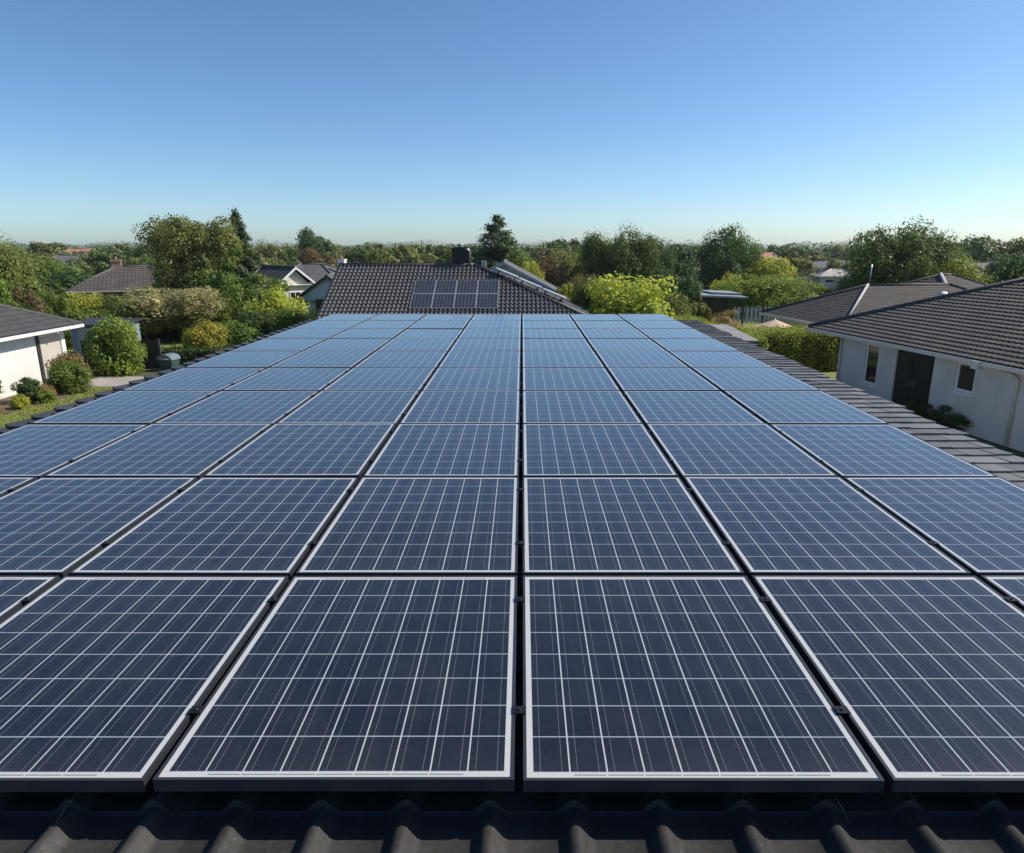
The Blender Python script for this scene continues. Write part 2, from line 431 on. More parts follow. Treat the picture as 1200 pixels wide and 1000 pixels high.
def tile_slope(A, u, v, width, slope, pitch, course, roll, step, clips=(), sharp=0.24, nper=8, u_phase=0.0, v_phase=0.0):
    """tiles laid on a slope: A eave start, u along the eave, v up the slope; returns a bmesh with rolls and course steps"""
    A, u, v = Vector(A), Vector(u).normalized(), Vector(v).normalized()
    nrm = u.cross(v).normalized()
    us = []
    k0 = math.floor(-u_phase) - 1
    i = k0
    fr = sorted(set([0.0, 1.0] + [0.5 + sharp * (2.0 * j / (nper - 2) - 1) for j in range(nper - 1)]))[:-1]
    while True:
        base = (i + u_phase) * pitch
        if base > width: break
        for f in fr:
            x = base + f * pitch
            if -1e-6 <= x <= width + 1e-6: us.append((x, tile_profile(f, roll, sharp), i))
        i += 1
    if us[0][0] > 1e-4: us.insert(0, (0.0, us[0][1], us[0][2]))
    if us[-1][0] < width - 1e-4: us.append((width, us[-1][1], us[-1][2]))
    rows = []
    k = 0
    vv = -v_phase * course
    while vv < slope - 1e-6:
        a, e = max(vv, 0.0), min(vv + course, slope)
        ha = step * (1 - (a - vv) / course); he = step * (1 - (e - vv) / course)
        if e > a + 1e-5: rows.append((a, ha, k)); rows.append((e, he, k))
        vv += course; k += 1
    nu = len(us)
    verts = np.empty((len(rows) * nu, 3))
    A_, u_, v_, n_ = (np.array(q) for q in (A, u, v, nrm))
    xs = np.array([q[0] for q in us]); hs = np.array([q[1] for q in us])
    for r, (y, h, kk) in enumerate(rows):
        verts[r*nu:(r+1)*nu] = A_ + np.outer(xs, u_) + y * v_ + np.outer(hs + h, n_)
    bm = bmesh.new()
    uvl = bm.loops.layers.uv.new('tile')
    bv = [bm.verts.new(p) for p in verts]
    for r in range(len(rows) - 1):
        riser = rows[r][0] == rows[r+1][0]
        for c in range(nu - 1):
            f = bm.faces.new((bv[r*nu+c], bv[r*nu+c+1], bv[(r+1)*nu+c+1], bv[(r+1)*nu+c]))
            f.smooth = False if riser else True
            iu = us[c][2] + (0.3 * (rows[r][2] % 2))
            for l in f.loops: l[uvl].uv = (us[c][2] + 0.5, rows[r][2] + 0.5)
    # risers must not share smooth normals with the tile tops
    bmesh.ops.split_edges(bm, edges=[e for e in bm.edges if any(not f.smooth for f in e.link_faces) and any(f.smooth for f in e.link_faces)])
    for p0, p1 in clips:          # keep the side to the left of p0 -> p1 (in u, v)
        P = A + u * p0[0] + v * p0[1]
        d = u * (p1[0] - p0[0]) + v * (p1[1] - p0[1])
        no = nrm.cross(d).normalized()        # points to the left: keep
        geom = bm.verts[:] + bm.edges[:] + bm.faces[:]
        bmesh.ops.bisect_plane(bm, geom=geom, plane_co=P, plane_no=no, clear_inner=True)
    return bm

def bm_obj(name, bms, mat, parent):
    me = bpy.data.meshes.new(name)
    if len(bms) == 1:
        bms[0].to_mesh(me)
    else:
        tot = bmesh.new()
        for q in bms:
            t = bpy.data.meshes.new('tmp'); q.to_mesh(t); tot.from_mesh(t); bpy.data.meshes.remove(t)
        tot.to_mesh(me); tot.free()
    for q in bms: q.free()
    return link(name, me, mat, parent)

# ------------------------------------------------------------------ houses
def add_window(parent, M, w_, z0, z1, frame_mat, bars=1, depth=0.07, sill=True, t=0.07):
    """window in local frame M: x along the wall, -y outwards"""
    fr = MB()
    h = w_ / 2
    fr.box(-h, h, -depth, 0.02, z0, z0 + t, M).box(-h, h, -depth, 0.02, z1 - t, z1, M)
    fr.box(-h, -h + t, -depth, 0.02, z0 + t, z1 - t, M).box(h - t, h, -depth, 0.02, z0 + t, z1 - t, M)
    for k in range(1, bars):
        x = -h + w_ * k / bars
        fr.box(x - 0.025, x + 0.025, -depth + 0.01, 0.02, z0 + t, z1 - t, M)
    wn = fr.build('window', frame_mat, parent)
    MB().box(-h + t * 0.9, h - t * 0.9, -depth + 0.03, 0.0, z0 + t * 0.9, z1 - t * 0.9, M).build('pane', M_glass, wn)
    if sill:
        MB().box(-h - 0.06, h + 0.06, -depth - 0.07, 0.0, z0 - 0.07, z0 - 0.004, M).build('sill', frame_mat, wn)
    return wn

def house(name, label, x, y, rot, L, W, ez, rz, hw, he, roof_m, wall_m, tile=(0.3, 0.36, 0.03, 0.025, 0.26), over=0.4, end_over=None,
          gutter_m=None, cap_m=None, cap_r=0.09, windows=(), openings=(), chimneys=(), group=None, cat='house', flat=False):
    """ridge along local x; hw / he = plan run of the hip at -x / +x (0 = gable)"""
    root = empty(name, (x, y, 0), rot, label, cat, group)
    gutter_m = gutter_m or M_cream
    cap_m = cap_m or roof_m
    hx, hy = L / 2, W / 2
    rise = rz - ez
    sl = math.hypot(hy, rise)
    bms = []
    def slope(A, u, v, wd, length, l_run, r_run):
        clips = []
        if l_run > 0: clips.append(((0, 0), (l_run, length)))        # outside lies to the left: flip
        if r_run > 0: clips.append(((wd, 0), (wd - r_run, length)))
        cl = []
        for i, (p, q) in enumerate(clips):
            cl.append((q, p) if (l_run > 0 and i == 0) else (p, q))
        if flat:
            bm = bmesh.new(); uvl = bm.loops.layers.uv.new('tile')
            A_, u_, v_ = Vector(A), Vector(u).normalized(), Vector(v).normalized()
            pts = [(0, 0), (wd, 0), (wd - r_run, length), (l_run, length)]
            if abs(wd - r_run - l_run) < 1e-4: pts = pts[:3]
            f = bm.faces.new([bm.verts.new(A_ + u_ * p + v_ * q) for p, q in pts])
            for l, (p, q) in zip(f.loops, pts): l[uvl].uv = (p / 0.3, q / 0.36)
            bms.append(bm)
        else:
            bms.append(tile_slope(A, u, v, wd, length, tile[0], tile[1], tile[2], tile[3], cl, tile[4], nper=6))
    slope((-hx, -hy, ez), (1, 0, 0), (0, hy, rise), L, sl, hw, he)
    slope((hx, hy, ez), (-1, 0, 0), (0, -hy, rise), L, sl, he, hw)
    if hw > 0: slope((-hx, hy, ez), (0, -1, 0), (hw, 0, rise), W, math.hypot(hw, rise), hy, hy)
    if he > 0: slope((hx, -hy, ez), (0, 1, 0), (-he, 0, rise), W, math.hypot(he, rise), hy, hy)
    roof = bm_obj('roof', bms, roof_m, root)
    # ridge and hip caps
    cp = MB()
    up = 0.02
    r0, r1 = Vector((-hx + hw, 0, rz + up)), Vector((hx - he, 0, rz + up))
    if (r1 - r0).length > 0.05: cp.tube([r0, r1], cap_r, 8)
    for s in (-1, 1):
        if hw > 0: cp.tube([(-hx, s * hy, ez + up), r0], cap_r, 8)
        if he > 0: cp.tube([(hx, s * hy, ez + up), r1], cap_r, 8)
    cp.build('ridge_cap', cap_m, roof)
    # soffit board + gutters
    MB().box(-hx + 0.05, hx - 0.05, -hy + 0.05, hy - 0.05, ez - 0.12, ez - 0.07).build('soffit', gutter_m, roof)
    g = MB()
    for s in (-1, 1):
        ya, yb = (s * hy - 0.02, s * hy + 0.09) if s > 0 else (s * hy - 0.09, s * hy + 0.02)
        g.box(-hx, hx, ya, yb, ez - 0.14, ez - 0.015)
    for flag, s in ((hw, -1), (he, 1)):
        if flag > 0:
            xa, xb = (s * hx - 0.02, s * hx + 0.09) if s > 0 else (s * hx - 0.09, s * hx + 0.02)
            g.box(xa, xb, -hy - 0.088, hy + 0.088, ez - 0.142, ez - 0.017)
        else:       # barge boards on the gable
            for q in (-1, 1):
                xa, xb = (s * hx - 0.01, s * hx + 0.05) if s > 0 else (s * hx - 0.05, s * hx + 0.01)
                P = [(xa, q * hy, ez - 0.17), (xb, q * hy, ez - 0.17), (xb, 0, rz - 0.17), (xa, 0, rz - 0.17),
                     (xa, q * hy, ez + 0.03), (xb, q * hy, ez + 0.03), (xb, 0, rz + 0.03), (xa, 0, rz + 0.03)]
                g.add(P, [(0,3,2,1),(4,5,6,7),(0,1,5,4),(1,2,6,5),(2,3,7,6),(3,0,4,7)])
    g.build('gutter', gutter_m, root)
    # walls
    eo = end_over if end_over is not None else (over, over)
    wx0, wx1, wy0, wy1 = -hx + eo[0], hx - eo[1], -hy + over, hy - over
    wt = ez - 0.09
    wl = MB()
    wl.add([(wx1, wy0, 0), (wx1, wy1, 0), (wx1, wy1, wt), (wx1, wy0, wt)], [(0, 1, 2, 3)])
    wl.add([(wx1, wy1, 0), (wx0, wy1, 0), (wx0, wy1, wt), (wx1, wy1, wt)], [(0, 1, 2, 3)])
    wl.add([(wx0, wy1, 0), (wx0, wy0, 0), (wx0, wy0, wt), (wx0, wy1, wt)], [(0, 1, 2, 3)])
    for flag, xx in ((hw, wx0), (he, wx1)):
        if flag == 0: wl.add([(xx, wy0, wt), (xx, wy1, wt), (xx, 0, rz - 0.12 - over * rise / hy * 0.0)], [(0, 1, 2) if xx > 0 else (2, 1, 0)])
    # -y wall with real openings and reveals: openings (x0, x1, z0, z1)
    dpt = 0.14
    xs = sorted(set([wx0, wx1] + [q for o in openings for q in o[:2]]))
    zs = sorted(set([0.0, wt] + [q for o in openings for q in o[2:4]]))
    def is_open(a, b_, c_, d_):
        return any(o[0] - 1e-6 <= a and b_ <= o[1] + 1e-6 and o[2] - 1e-6 <= c_ and d_ <= o[3] + 1e-6 for o in openings)
    for i in range(len(xs) - 1):
        for j in range(len(zs) - 1):
            if not is_open(xs[i], xs[i+1], zs[j], zs[j+1]):
                wl.add([(xs[i], wy0, zs[j]), (xs[i+1], wy0, zs[j]), (xs[i+1], wy0, zs[j+1]), (xs[i], wy0, zs[j+1])], [(0, 1, 2, 3)])
    for o in openings:
        a, b_, c_, d_ = o[:4]
        y0, y1 = wy0, wy0 + dpt
        wl.add([(a,y0,c_),(a,y1,c_),(a,y1,d_),(a,y0,d_)], [(0,1,2,3)])
        wl.add([(b_,y0,c_),(b_,y0,d_),(b_,y1,d_),(b_,y1,c_)], [(0,1,2,3)])
        wl.add([(a,y0,d_),(a,y1,d_),(b_,y1,d_),(b_,y0,d_)], [(0,1,2,3)])
        if c_ > 0: wl.add([(a,y0,c_),(b_,y0,c_),(b_,y1,c_),(a,y1,c_)], [(0,1,2,3)])
        wl.add([(a,y1,c_),(b_,y1,c_),(b_,y1,d_),(a,y1,d_)], [(0,1,2,3)])
    wl.build('wall', wall_m, root)
    for (side, p, w_, z0, z1, fm, bars) in windows:
        if side == 'S': M = Matrix.Translation((p, wy0, 0))
        elif side == 'E': M = Matrix.Translation((wx1, p, 0)) @ Matrix.Rotation(R(90), 4, 'Z')
        elif side == 'W': M = Matrix.Translation((wx0, p, 0)) @ Matrix.Rotation(R(-90), 4, 'Z')
        else: M = Matrix.Translation((p, wy1, 0)) @ Matrix.Rotation(R(180), 4, 'Z')
        add_window(root, M, w_, z0, z1, fm, bars)
    for (cx, cy, cw, cd, ct, cm) in chimneys:
        c = MB().box(cx - cw/2, cx + cw/2, cy - cd/2, cy + cd/2, ez, ct)
        c.box(cx - cw/2 - 0.05, cx + cw/2 + 0.05, cy - cd/2 - 0.05, cy + cd/2 + 0.05, ct - 0.14, ct + 0.02)
        ch = c.build('chimney', cm, roof)
        MB().tube([(cx, cy, ct + 0.02), (cx, cy, ct + 0.26)], [0.11, 0.09], 10).build('chimney_pot', M_terra_tile, ch)
    return root, roof

# ------------------------------------------------------------------ the house we look along: level tiled roof with the array
PT = CAMZ - 1.4625                     # top of the panels
TP = PT - 0.172                        # tile pans
own = empty('tiled_house', (0, 6.5, 0), 0, 'house under the solar array with its black roll tiled roof', 'house')
OY = 6.5
RX0, RX1, RY0, RY1 = -4.745, 3.20, -2.43, 15.42
VX1 = 3.90
bm = tile_slope((RX0, RY0 - OY, TP), (1, 0, 0), (0, 1, 0), RX1 - RX0, RY1 - RY0, 0.2465, 0.34, 0.042, 0.028, (), 0.23, 10,
                u_phase=((-0.085 - RX0) / 0.2465 - 0.5) % 1.0, v_phase=0.0)
own_roof = bm_obj('roof', [bm], M_front_tile, own)
dk = MB()
dk.box(RX0 + 0.03, VX1 - 0.1, RY0 + 0.03 - OY, RY1 - 0.02 - OY, TP - 0.22, TP - 0.035)
dk.build('roof_deck', M_black, own_roof)
# flat verge slabs along the grey-house side, two or three per course, slightly uneven
vg = MB()
rs = random.Random(3)
yy = RY0
VC = 0.205
while yy < RY1 - 0.05:
    y1 = min(yy + VC, RY1)
    x_end = VX1 + rs.uniform(-0.045, 0.045)
    cuts = [RX1 + 0.004]
    xx = RX1 + rs.uniform(0.10, 0.42)
    while xx < x_end - 0.1:
        cuts.append(xx); xx += rs.uniform(0.17, 0.36)
    cuts.append(x_end)
    for a, b_ in zip(cuts[:-1], cuts[1:]):
        dz = rs.uniform(-0.003, 0.004)
        za, zb = TP + 0.044 + dz, TP + 0.026 + dz * 0.5
        t = 0.034
        e = rs.uniform(-0.012, 0.004)
        P = [(a + 0.0015, yy + e - OY, za - t), (b_ - 0.0015, yy + e - OY, za - t), (b_ - 0.0015, y1 - OY + 0.02, zb - t), (a + 0.0015, y1 - OY + 0.02, zb - t),
             (a + 0.0015, yy + e - OY, za), (b_ - 0.0015, yy + e - OY, za), (b_ - 0.0015, y1 - OY + 0.02, zb), (a + 0.0015, y1 - OY + 0.02, zb)]
        vg.add(P, [(0,3,2,1),(4,5,6,7),(0,1,5,4),(1,2,6,5),(2,3,7,6),(3,0,4,7)])
    yy += VC
vg.build('verge', M_verge, own_roof, 0.004)
ow = MB().box(RX0 + 0.35, VX1 - 0.35, RY0 + 0.4 - OY, RY1 - 0.3 - OY, 0, TP - 0.2)
ow.build('wall', M_white_wall, own)
gt = MB()
gt.box(RX0 - 0.08, RX0 + 0.028, RY0 - OY, RY1 - OY, TP - 0.20, TP - 0.08)
gt.box(VX1 - 0.09, VX1 + 0.03, RY0 - OY, RY1 - OY, TP - 0.22, TP - 0.07)
gt.build('gutter', M_black, own)

# ------------------------------------------------------------------ solar panels
PX, GAPX = 1.05, 0.026
Y0 = 1.612
D0, D1, GAPY = 1.264, 1.379, 0.024
FT = 0.040
def panel_meshes(pw, ph, nx, ny, ribbon, tagname, bx=0.017, by=0.023):
    lip = 0.010
    f = MB()
    f.box(0, pw, 0, lip, -FT, 0).box(0, pw, ph - lip, ph, -FT, 0)
    f.box(0, lip, lip, ph - lip, -FT, 0).box(pw - lip, pw, lip, ph - lip, -FT, 0)
    # lower return flange
    f.box(lip, 0.03, lip, ph - lip, -FT, -FT + 0.002).box(pw - 0.03, pw - lip, lip, ph - lip, -FT, -FT + 0.002)
    me = bpy.data.meshes.new('frame'); me.from_pydata(f.v, [], f.f); me.materials.append(M_frame)
    z = -0.0022
    g = bpy.data.meshes.new('glass')
    a, b_, c_, d_ = lip - 0.001, pw - lip + 0.001, lip - 0.001, ph - lip + 0.001
    g.from_pydata([(a,c_,z),(b_,c_,z),(b_,d_,z),(a,d_,z),(a,c_,z-0.005),(b_,c_,z-0.005),(b_,d_,z-0.005),(a,d_,z-0.005)], [],
                  [(0,1,2,3),(7,6,5,4),(0,4,5,1),(1,5,6,2),(2,6,7,3),(3,7,4,0)])
    uv = g.uv_layers.new(name='metre')
    for l in g.loops:
        p = g.vertices[l.vertex_index].co
        uv.data[l.index].uv = (p.x, p.y)
    g.materials.append(cell_mat(tagname, pw, ph, nx, ny, lip + bx, ribbon, lip + by))
    return me, g

pw = PX - GAPX
mesh_front = panel_meshes(pw, D0 - GAPY, 9, 8, True, 'front_row_cells')
mesh_rest = panel_meshes(pw, D1 - GAPY, 9, 9, False, 'rear_row_cells', 0.017, 0.020)
ORD = ['first', 'second', 'third', 'fourth', 'fifth', 'sixth', 'seventh', 'eighth', 'ninth', 'tenth']
row_y = [Y0] + [Y0 + D0 + D1 * k for k in range(9)]
rs = random.Random(11)
for r in range(10):
    for c in range(7):
        x0 = (c - 4) * PX + GAPX / 2
        place = 'in the %s row from the front edge, %s column from the lawn side' % (ORD[r], ORD[c])
        root = empty('solar_module', (x0, row_y[r], PT + rs.uniform(-0.0015, 0.0015)), 0, 'solar panel ' + place, 'solar panel', 'solar panels of the big roof array')
        root.rotation_euler = (R(rs.uniform(-0.14, 0.14)), R(rs.uniform(-0.14, 0.14)), 0)
        fm, gm = mesh_front if r == 0 else mesh_rest
        link('frame', fm, None, root)
        link('glass', gm, None, root)

# rails with clamps (seen in the seams between the panels)
rail_m = MB().box(-4.3, 3.2, -0.02, 0.02, -0.045, 0.0)
clamp_me = None
for r in range(10):
    ph = (D0 if r == 0 else D1) - GAPY
    for q, fr in enumerate((0.24, 0.82)):
        yy = row_y[r] + ph * fr
        t = empty('mounting_rail', (0, yy, PT - FT - 0.002), 0,
                  'black %s mounting rail with clamps under the %s row of panels' % (('front', 'rear')[q], ORD[r]), 'mounting rail', 'mounting rails under the array')
        b0 = MB().box(-4.28, 3.18, -0.02, 0.02, -0.05, 0.0)
        b0.build('bar', M_black, t)
        ft = MB()
        for k in range(9):
            xf = -4.1 + k * 0.9
            ft.box(xf - 0.02, xf + 0.02, -0.018, 0.018, TP + 0.012 - (PT - FT - 0.002), -0.051)
        ft.build('foot', M_black, t)
        for c in range(1, 7):
            xc = (c - 4) * PX
            cm = MB().box(xc - 0.0145, xc + 0.0145, -0.022, 0.022, 0.001, FT - 0.012).box(xc - 0.0212, xc + 0.0212, -0.018, 0.018, FT + 0.0036, FT + 0.007)
            cm.tube([(xc, 0, FT - 0.012), (xc, 0, FT + 0.012)], 0.007, 8)
            cm.build('clamp', M_black, t)

# two loose cable ends below the front edge
for (xa, ya, xb, yb, lab) in ((-1.27, 1.635, -1.315, 1.575, 'thin grey cable end under the front panel, on the lawn side'),
                              (0.905, 1.63, 0.94, 1.585, 'thin grey cable end under the front panel, on the grey house side')):
    mb = MB().tube([(xa, ya, TP + 0.11), ((xa + xb) / 2, (ya + yb) / 2, TP + 0.085), (xb, yb, TP + 0.045)], 0.0022, 6)
    tag(mb.build('cable_end', M_frame), lab, 'cable')

# ------------------------------------------------------------------ neighbouring houses
# grey rendered house (ridge runs along our house, slightly turned)
th = R(-79.6)
L_, W_ = 17.0, 12.0
u2, n2 = Vector((math.cos(th), math.sin(th))), Vector((-math.sin(th), math.cos(th)))
ctr = Vector((12.0, 28.7)) + u2 * (L_ / 2) + n2 * (W_ / 2)
sx = lambda a: a - L_ / 2
ops = [(sx(3.05), sx(3.85), 0.62, 2.2), (sx(4.72), sx(6.49), 0.0, 2.2), (sx(7.42), sx(8.22), 1.22, 2.18)]
gh, gh_roof = house('grey_house', 'pale grey rendered house with brown tiled hip roof and dark double door', ctr.x, ctr.y, th, L_, W_, 2.42, 4.95, 6.0, 6.0,
                    M_right_tile, M_grey_wall, (0.21, 0.25, 0.020, 0.034, 0.35), over=0.5, end_over=(1.57, 0.6), cap_m=M_dark_cap, cap_r=0.10, openings=ops)
wy = -W_ / 2 + 0.5
Mw = Matrix.Translation((sx(3.45), wy + 0.13, 0)); add_window(gh, Mw, 0.79, 0.63, 2.19, M_white, 1, 0.09, True, 0.10)
Mw = Matrix.Translation((sx(7.82), wy + 0.13, 0)); add_window(gh, Mw, 0.79, 1.23, 2.17, M_white, 1, 0.09, True, 0.09)
for s, a, b_ in ((0, 4.725, 5.595), (1, 5.605, 6.485)):
    d = MB().box(sx(a), sx(b_), wy + 0.06, wy + 0.11, 0.02, 2.19)
    for z0, z1 in ((0.15, 0.95), (1.1, 2.05)):
        d.box(sx(a) + 0.14, sx(b_) - 0.14, wy + 0.045, wy + 0.058, z0, z1)
    dd = d.build('door', M_black, gh)
    xh = sx(b_) - 0.07 if s == 0 else sx(a) + 0.07
    MB().tube([(xh, wy + 0.02, 0.98), (xh, wy + 0.02, 1.16)], 0.012, 8).build('handle', M_steel, dd)
dp = MB()
dp.tube([(sx(8.85), wy - 0.52, 2.30), (sx(9.05), wy - 0.5, 2.24), (sx(9.6), wy - 0.10, 2.12), (sx(9.72), wy - 0.06, 2.0), (sx(9.72), wy - 0.06, 0.05)], 0.045, 10)
dp.build('downpipe', M_cream, gh)
MB().box(sx(8.62), sx(8.86), wy - 0.64, wy - 0.42, 2.16, 2.40).build('rain_head', M_cream, gh)
MB().tube([(sx(1.63), wy - 0.05, 0.02), (sx(1.63), wy - 0.05, 2.28)], 0.045, 10).build('downpipe', M_cream, gh)

# hip roofed house behind it
c2 = Vector((17.1, 34.0)) + Vector((0.98, 0.18)) * 1.6
h2, h2r = house('brown_roof_house', 'brown roofed house behind the grey house, with pale hip caps and pole aerial', 18.0 + 0.98 * 2.4, 36.2 + 0.18 * 2.4, R(10.4), 12.4, 7.4, 2.05, 3.70, 3.8, 3.8,
                M_back_tile, M_grey_wall, (0.21, 0.22, 0.012, 0.016, 0.35), cap_m=M_back_tile, cap_r=0.08)
MB().tube([(-6.2, -3.7, 2.09), (-2.42, -0.02, 3.76)], 0.065, 8).build('hip_cap', M_lead, h2r)
MB().tube([(-2.1, 0.3, 3.7), (-2.1, 0.3, 4.75)], 0.03, 6).build('aerial_pole', M_steel, h2)
mb = MB().tube([(0.4, -1.9, 3.0), (0.4, -1.9, 3.32)], 0.13, 10); mb.tube([(0.2, -1.9, 3.36), (0.62, -1.9, 3.36)], 0.12, 10)
mb.build('roof_vent', M_white, h2r)
h3, h3r = house('grey_hip_house', 'small grey hip roof with a white hip cap peeping over the brown roof', 29.4, 48.5, R(25), 7.5, 6.5, 2.3, 3.75, 3.2, 3.2,
      M_back_tile, M_cream_wall, (0.3, 0.34, 0.02, 0.03, 0.35), cap_m=M_back_tile, cap_r=0.09)

MB().tube([(-3.75, -3.25, 2.35), (-0.55, -0.02, 3.82)], 0.12, 8).build('hip_cap', M_lead, h3r)

# white house beside the lawn
wh, whr = house('white_house', 'white walled house beside the lawn with charcoal tiled roof and white gutter', -19.55 - 4.8, 30.4 - 8.0, R(90), 16.0, 9.6, 2.37, 4.65, 4.8, 4.8,
                M_left_tile, M_white_wall, (0.3, 0.34, 0.02, 0.028, 0.35), over=0.5, end_over=(0.6, 0.6), gutter_m=M_white, cap_m=M_left_tile,
                windows=(('S', 2.4, 1.5, 0.9, 2.0, M_white, 2),))
# local x is world +y, local -y is world +x
wyl = -4.8 + 0.5
MB().box(8.0 - 0.6 - 1.55, 8.0 - 0.6 - 0.28, wyl - 0.03, wyl + 0.02, 0.05, 2.02).build('door', M_beige, wh)
MB().box(8.0 - 0.6 - 1.72, 8.0 - 0.6 - 1.57, wyl - 0.07, wyl + 0.01, 0.0, 2.25).build('post', M_dark_cap, wh)
MB().box(8.0 - 0.6 - 0.22, 8.0 - 0.6 + 0.03, wyl - 0.06, wyl + 0.01, 0.0, 2.26).build('corner_board', M_white, wh)
MB().tube([(8.0 - 1.6, wyl - 0.5, 2.3), (8.0 - 1.6, wyl - 0.5, 2.12)], 0.05, 8).build('gutter_outlet', M_white, wh)

# house with the glazed roof straight ahead
ch, chr_ = house('black_roof_house', 'house beyond the array with glossy black roll tiles and its own solar panels', (-9.9 + 3.4) / 2, 38.0, 0, 13.3, 10.0, 2.25, 4.66, 0.0, 6.0,
                 M_glazed_tile, M_grey_wall, (0.215, 0.36, 0.075, 0.062, 0.30), cap_m=M_dark_cap, cap_r=0.12, gutter_m=M_dark_cap)
cx0 = (-9.9 + 3.4) / 2
c = MB().box(-3.33 - cx0 - 0.45, -3.33 - cx0 + 0.45, -0.05, 0.65, 3.9, 5.62)
c.box(-3.33 - cx0 - 0.5, -3.33 - cx0 + 0.5, -0.1, 0.7, 5.5, 5.58)
cc = c.build('chimney', M_black, chr_)
mb = MB().tube([(-3.33 - cx0 - 0.02, 0.3, 5.6), (-3.33 - cx0 - 0.02, 0.3, 5.74)], 0.16, 12)
mb.tube([(-3.33 - cx0 - 0.02, 0.3, 5.74), (-3.33 - cx0 - 0.02, 0.3, 5.82)], [0.2, 0.08], 12)
mb.build('chimney_cowl', M_steel, cc)
MB().tube([(-2.82 - cx0, -0.12, 4.55), (-2.82 - cx0, -0.12, 5.4), (-2.9 - cx0, -0.12, 5.52), (-3.02 - cx0, -0.12, 5.55)], 0.06, 10).build('flue_pipe', M_steel, chr_)
MB().box(-2.2 - cx0, -1.95 - cx0, -0.2, 0.1, 4.6, 4.92).build('ridge_vent', M_lead, chr_)
# its panels: 4 x 2 on the slope facing us
slope_a = math.atan2(4.66 - 2.25, 5.0)
mesh_small = panel_meshes(1.06, 1.39, 6, 9, False, 'small_array_cells', 0.004, 0.004)
M_silver = plain('silver_frame', (0.75, 0.76, 0.77), 0.4, 0.6)
for r in range(2):
    for q in range(4):
        s0 = 0.92 + r * 1.415
        root = empty('solar_module', (-5.52 + q * 1.085, 33.0 + s0 * math.cos(slope_a) - 0.13 * math.sin(slope_a), 2.25 + s0 * math.sin(slope_a) + 0.13 * math.cos(slope_a)), 0,
                     'small solar panel on the black roof, %s row, %s column from the gable' % (('lower', 'upper')[r], ORD[q]), 'solar panel', 'solar panels on the black roof')
        root.rotation_euler = (slope_a, 0, 0)
        link('frame', mesh_small[0], M_silver, root)
        link('glass', mesh_small[1], None, root)
        for fx in (0.2, 0.86):
            for fy in (0.3, 1.1): MB().box(fx - 0.02, fx + 0.02, fy - 0.02, fy + 0.02, -0.125, -FT).build('foot', M_black, root)
# collectors lying on its hip end, seen nearly edge-on
he_a = math.atan2(4.66 - 2.25, 6.0)
for q in range(3):
    s0 = 1.3 + q * 1.33
    root = empty('solar_collector', (3.4 - s0 * math.cos(he_a) + 0.2 * math.sin(he_a), 38.0 - 2.3 + q * 0.70, 2.25 + s0 * math.sin(he_a) + 0.30), R(90),
                 'pale raised collector panel on the black roof hip end, %s from the eave' % ORD[q], 'solar collector', 'collectors on the hip end')
    root.rotation_euler = (0, he_a, 0)
    MB().box(-1.29, 0, -0.45, 1.0, 0.0, 0.07).build('collector_panel', M_grey_panel, root, 0.01)
    for px in (-1.1, -0.2):
        for py in (-0.3, 0.7): MB().box(px - 0.025, px + 0.025, py - 0.025, py + 0.025, -0.36, 0.0).build('foot', M_black, root)

house('gable_house', 'grey gable end with pale barge boards rising behind the black roof', -1.3, 52.0, R(90), 8.0, 7.8, 2.55, 4.6, 0, 0, M_grey_tile, M_grey_wall,
      (0.3, 0.34, 0.02, 0.03, 0.35), gutter_m=M_grey_panel, windows=(('W', 0.0, 1.2, 1.0, 2.1, M_white, 2),))
tg, _ = house('garage', 'blue grey gabled garage with dark brown door beside the black roof', -13.45, 51.0, R(90), 6.0, 5.0, 2.05, 3.72, 0, 0, M_grey_tile, M_teal_wall,
      (0.3, 0.34, 0.02, 0.03, 0.35), over=0.25, end_over=(0.25, 0.25), gutter_m=M_dark_cap, cat='garage')
MB().box(-2.77, -2.70, -0.5, 0.95, 0.0, 2.1).build('door', M_brown_door, tg)

house('cream_house', 'cream walled gabled house with slate roof between trees and garage', -21.2, 61.0, R(-38), 5.0, 3.8, 2.55, 3.95, 0, 0, M_left_tile, M_cream_wall,
      flat=True, windows=(('E', 0.0, 1.1, 0.9, 1.9, M_white, 2), ('S', 0.8, 1.2, 0.9, 1.9, M_white, 2)), gutter_m=M_white)
house('slate_house', 'wide grey slate roof with one white chimney behind the garage', -21.6, 73.0, R(-8), 8.0, 7.4, 2.3, 3.85, 2.6, 3.2, M_grey_tile, M_cream_wall,
      flat=True, chimneys=((3.0, 0.0, 0.7, 0.7, 4.35, M_white),))
house('brick_house', 'brown hip roofed brick house with one brick chimney beyond the garden trees', -34.2, 61.5, R(24), 9.2, 7.6, 2.15, 3.95, 3.4, 3.4, M_brown_tile, M_brick,
      (0.3, 0.34, 0.02, 0.03, 0.35), chimneys=((-1.2, 0.1, 0.75, 0.75, 4.5, M_brick),), windows=(('S', 2.6, 1.4, 0.8, 1.8, M_white, 2), ('E', 0.3, 1.4, 0.8, 1.8, M_white, 2)))
house('plum_roof_house', 'grey house with plum coloured roof behind the dark conifer', 22.9, 82.0, R(2), 6.6, 6.0, 2.05, 3.42, 0, 0, M_plum_tile, M_grey_wall,
      flat=True, windows=(('S', -1.6, 1.0, 0.8, 1.8, M_white, 2), ('S', 1.2, 1.0, 0.8, 1.8, M_white, 2)), gutter_m=M_white)

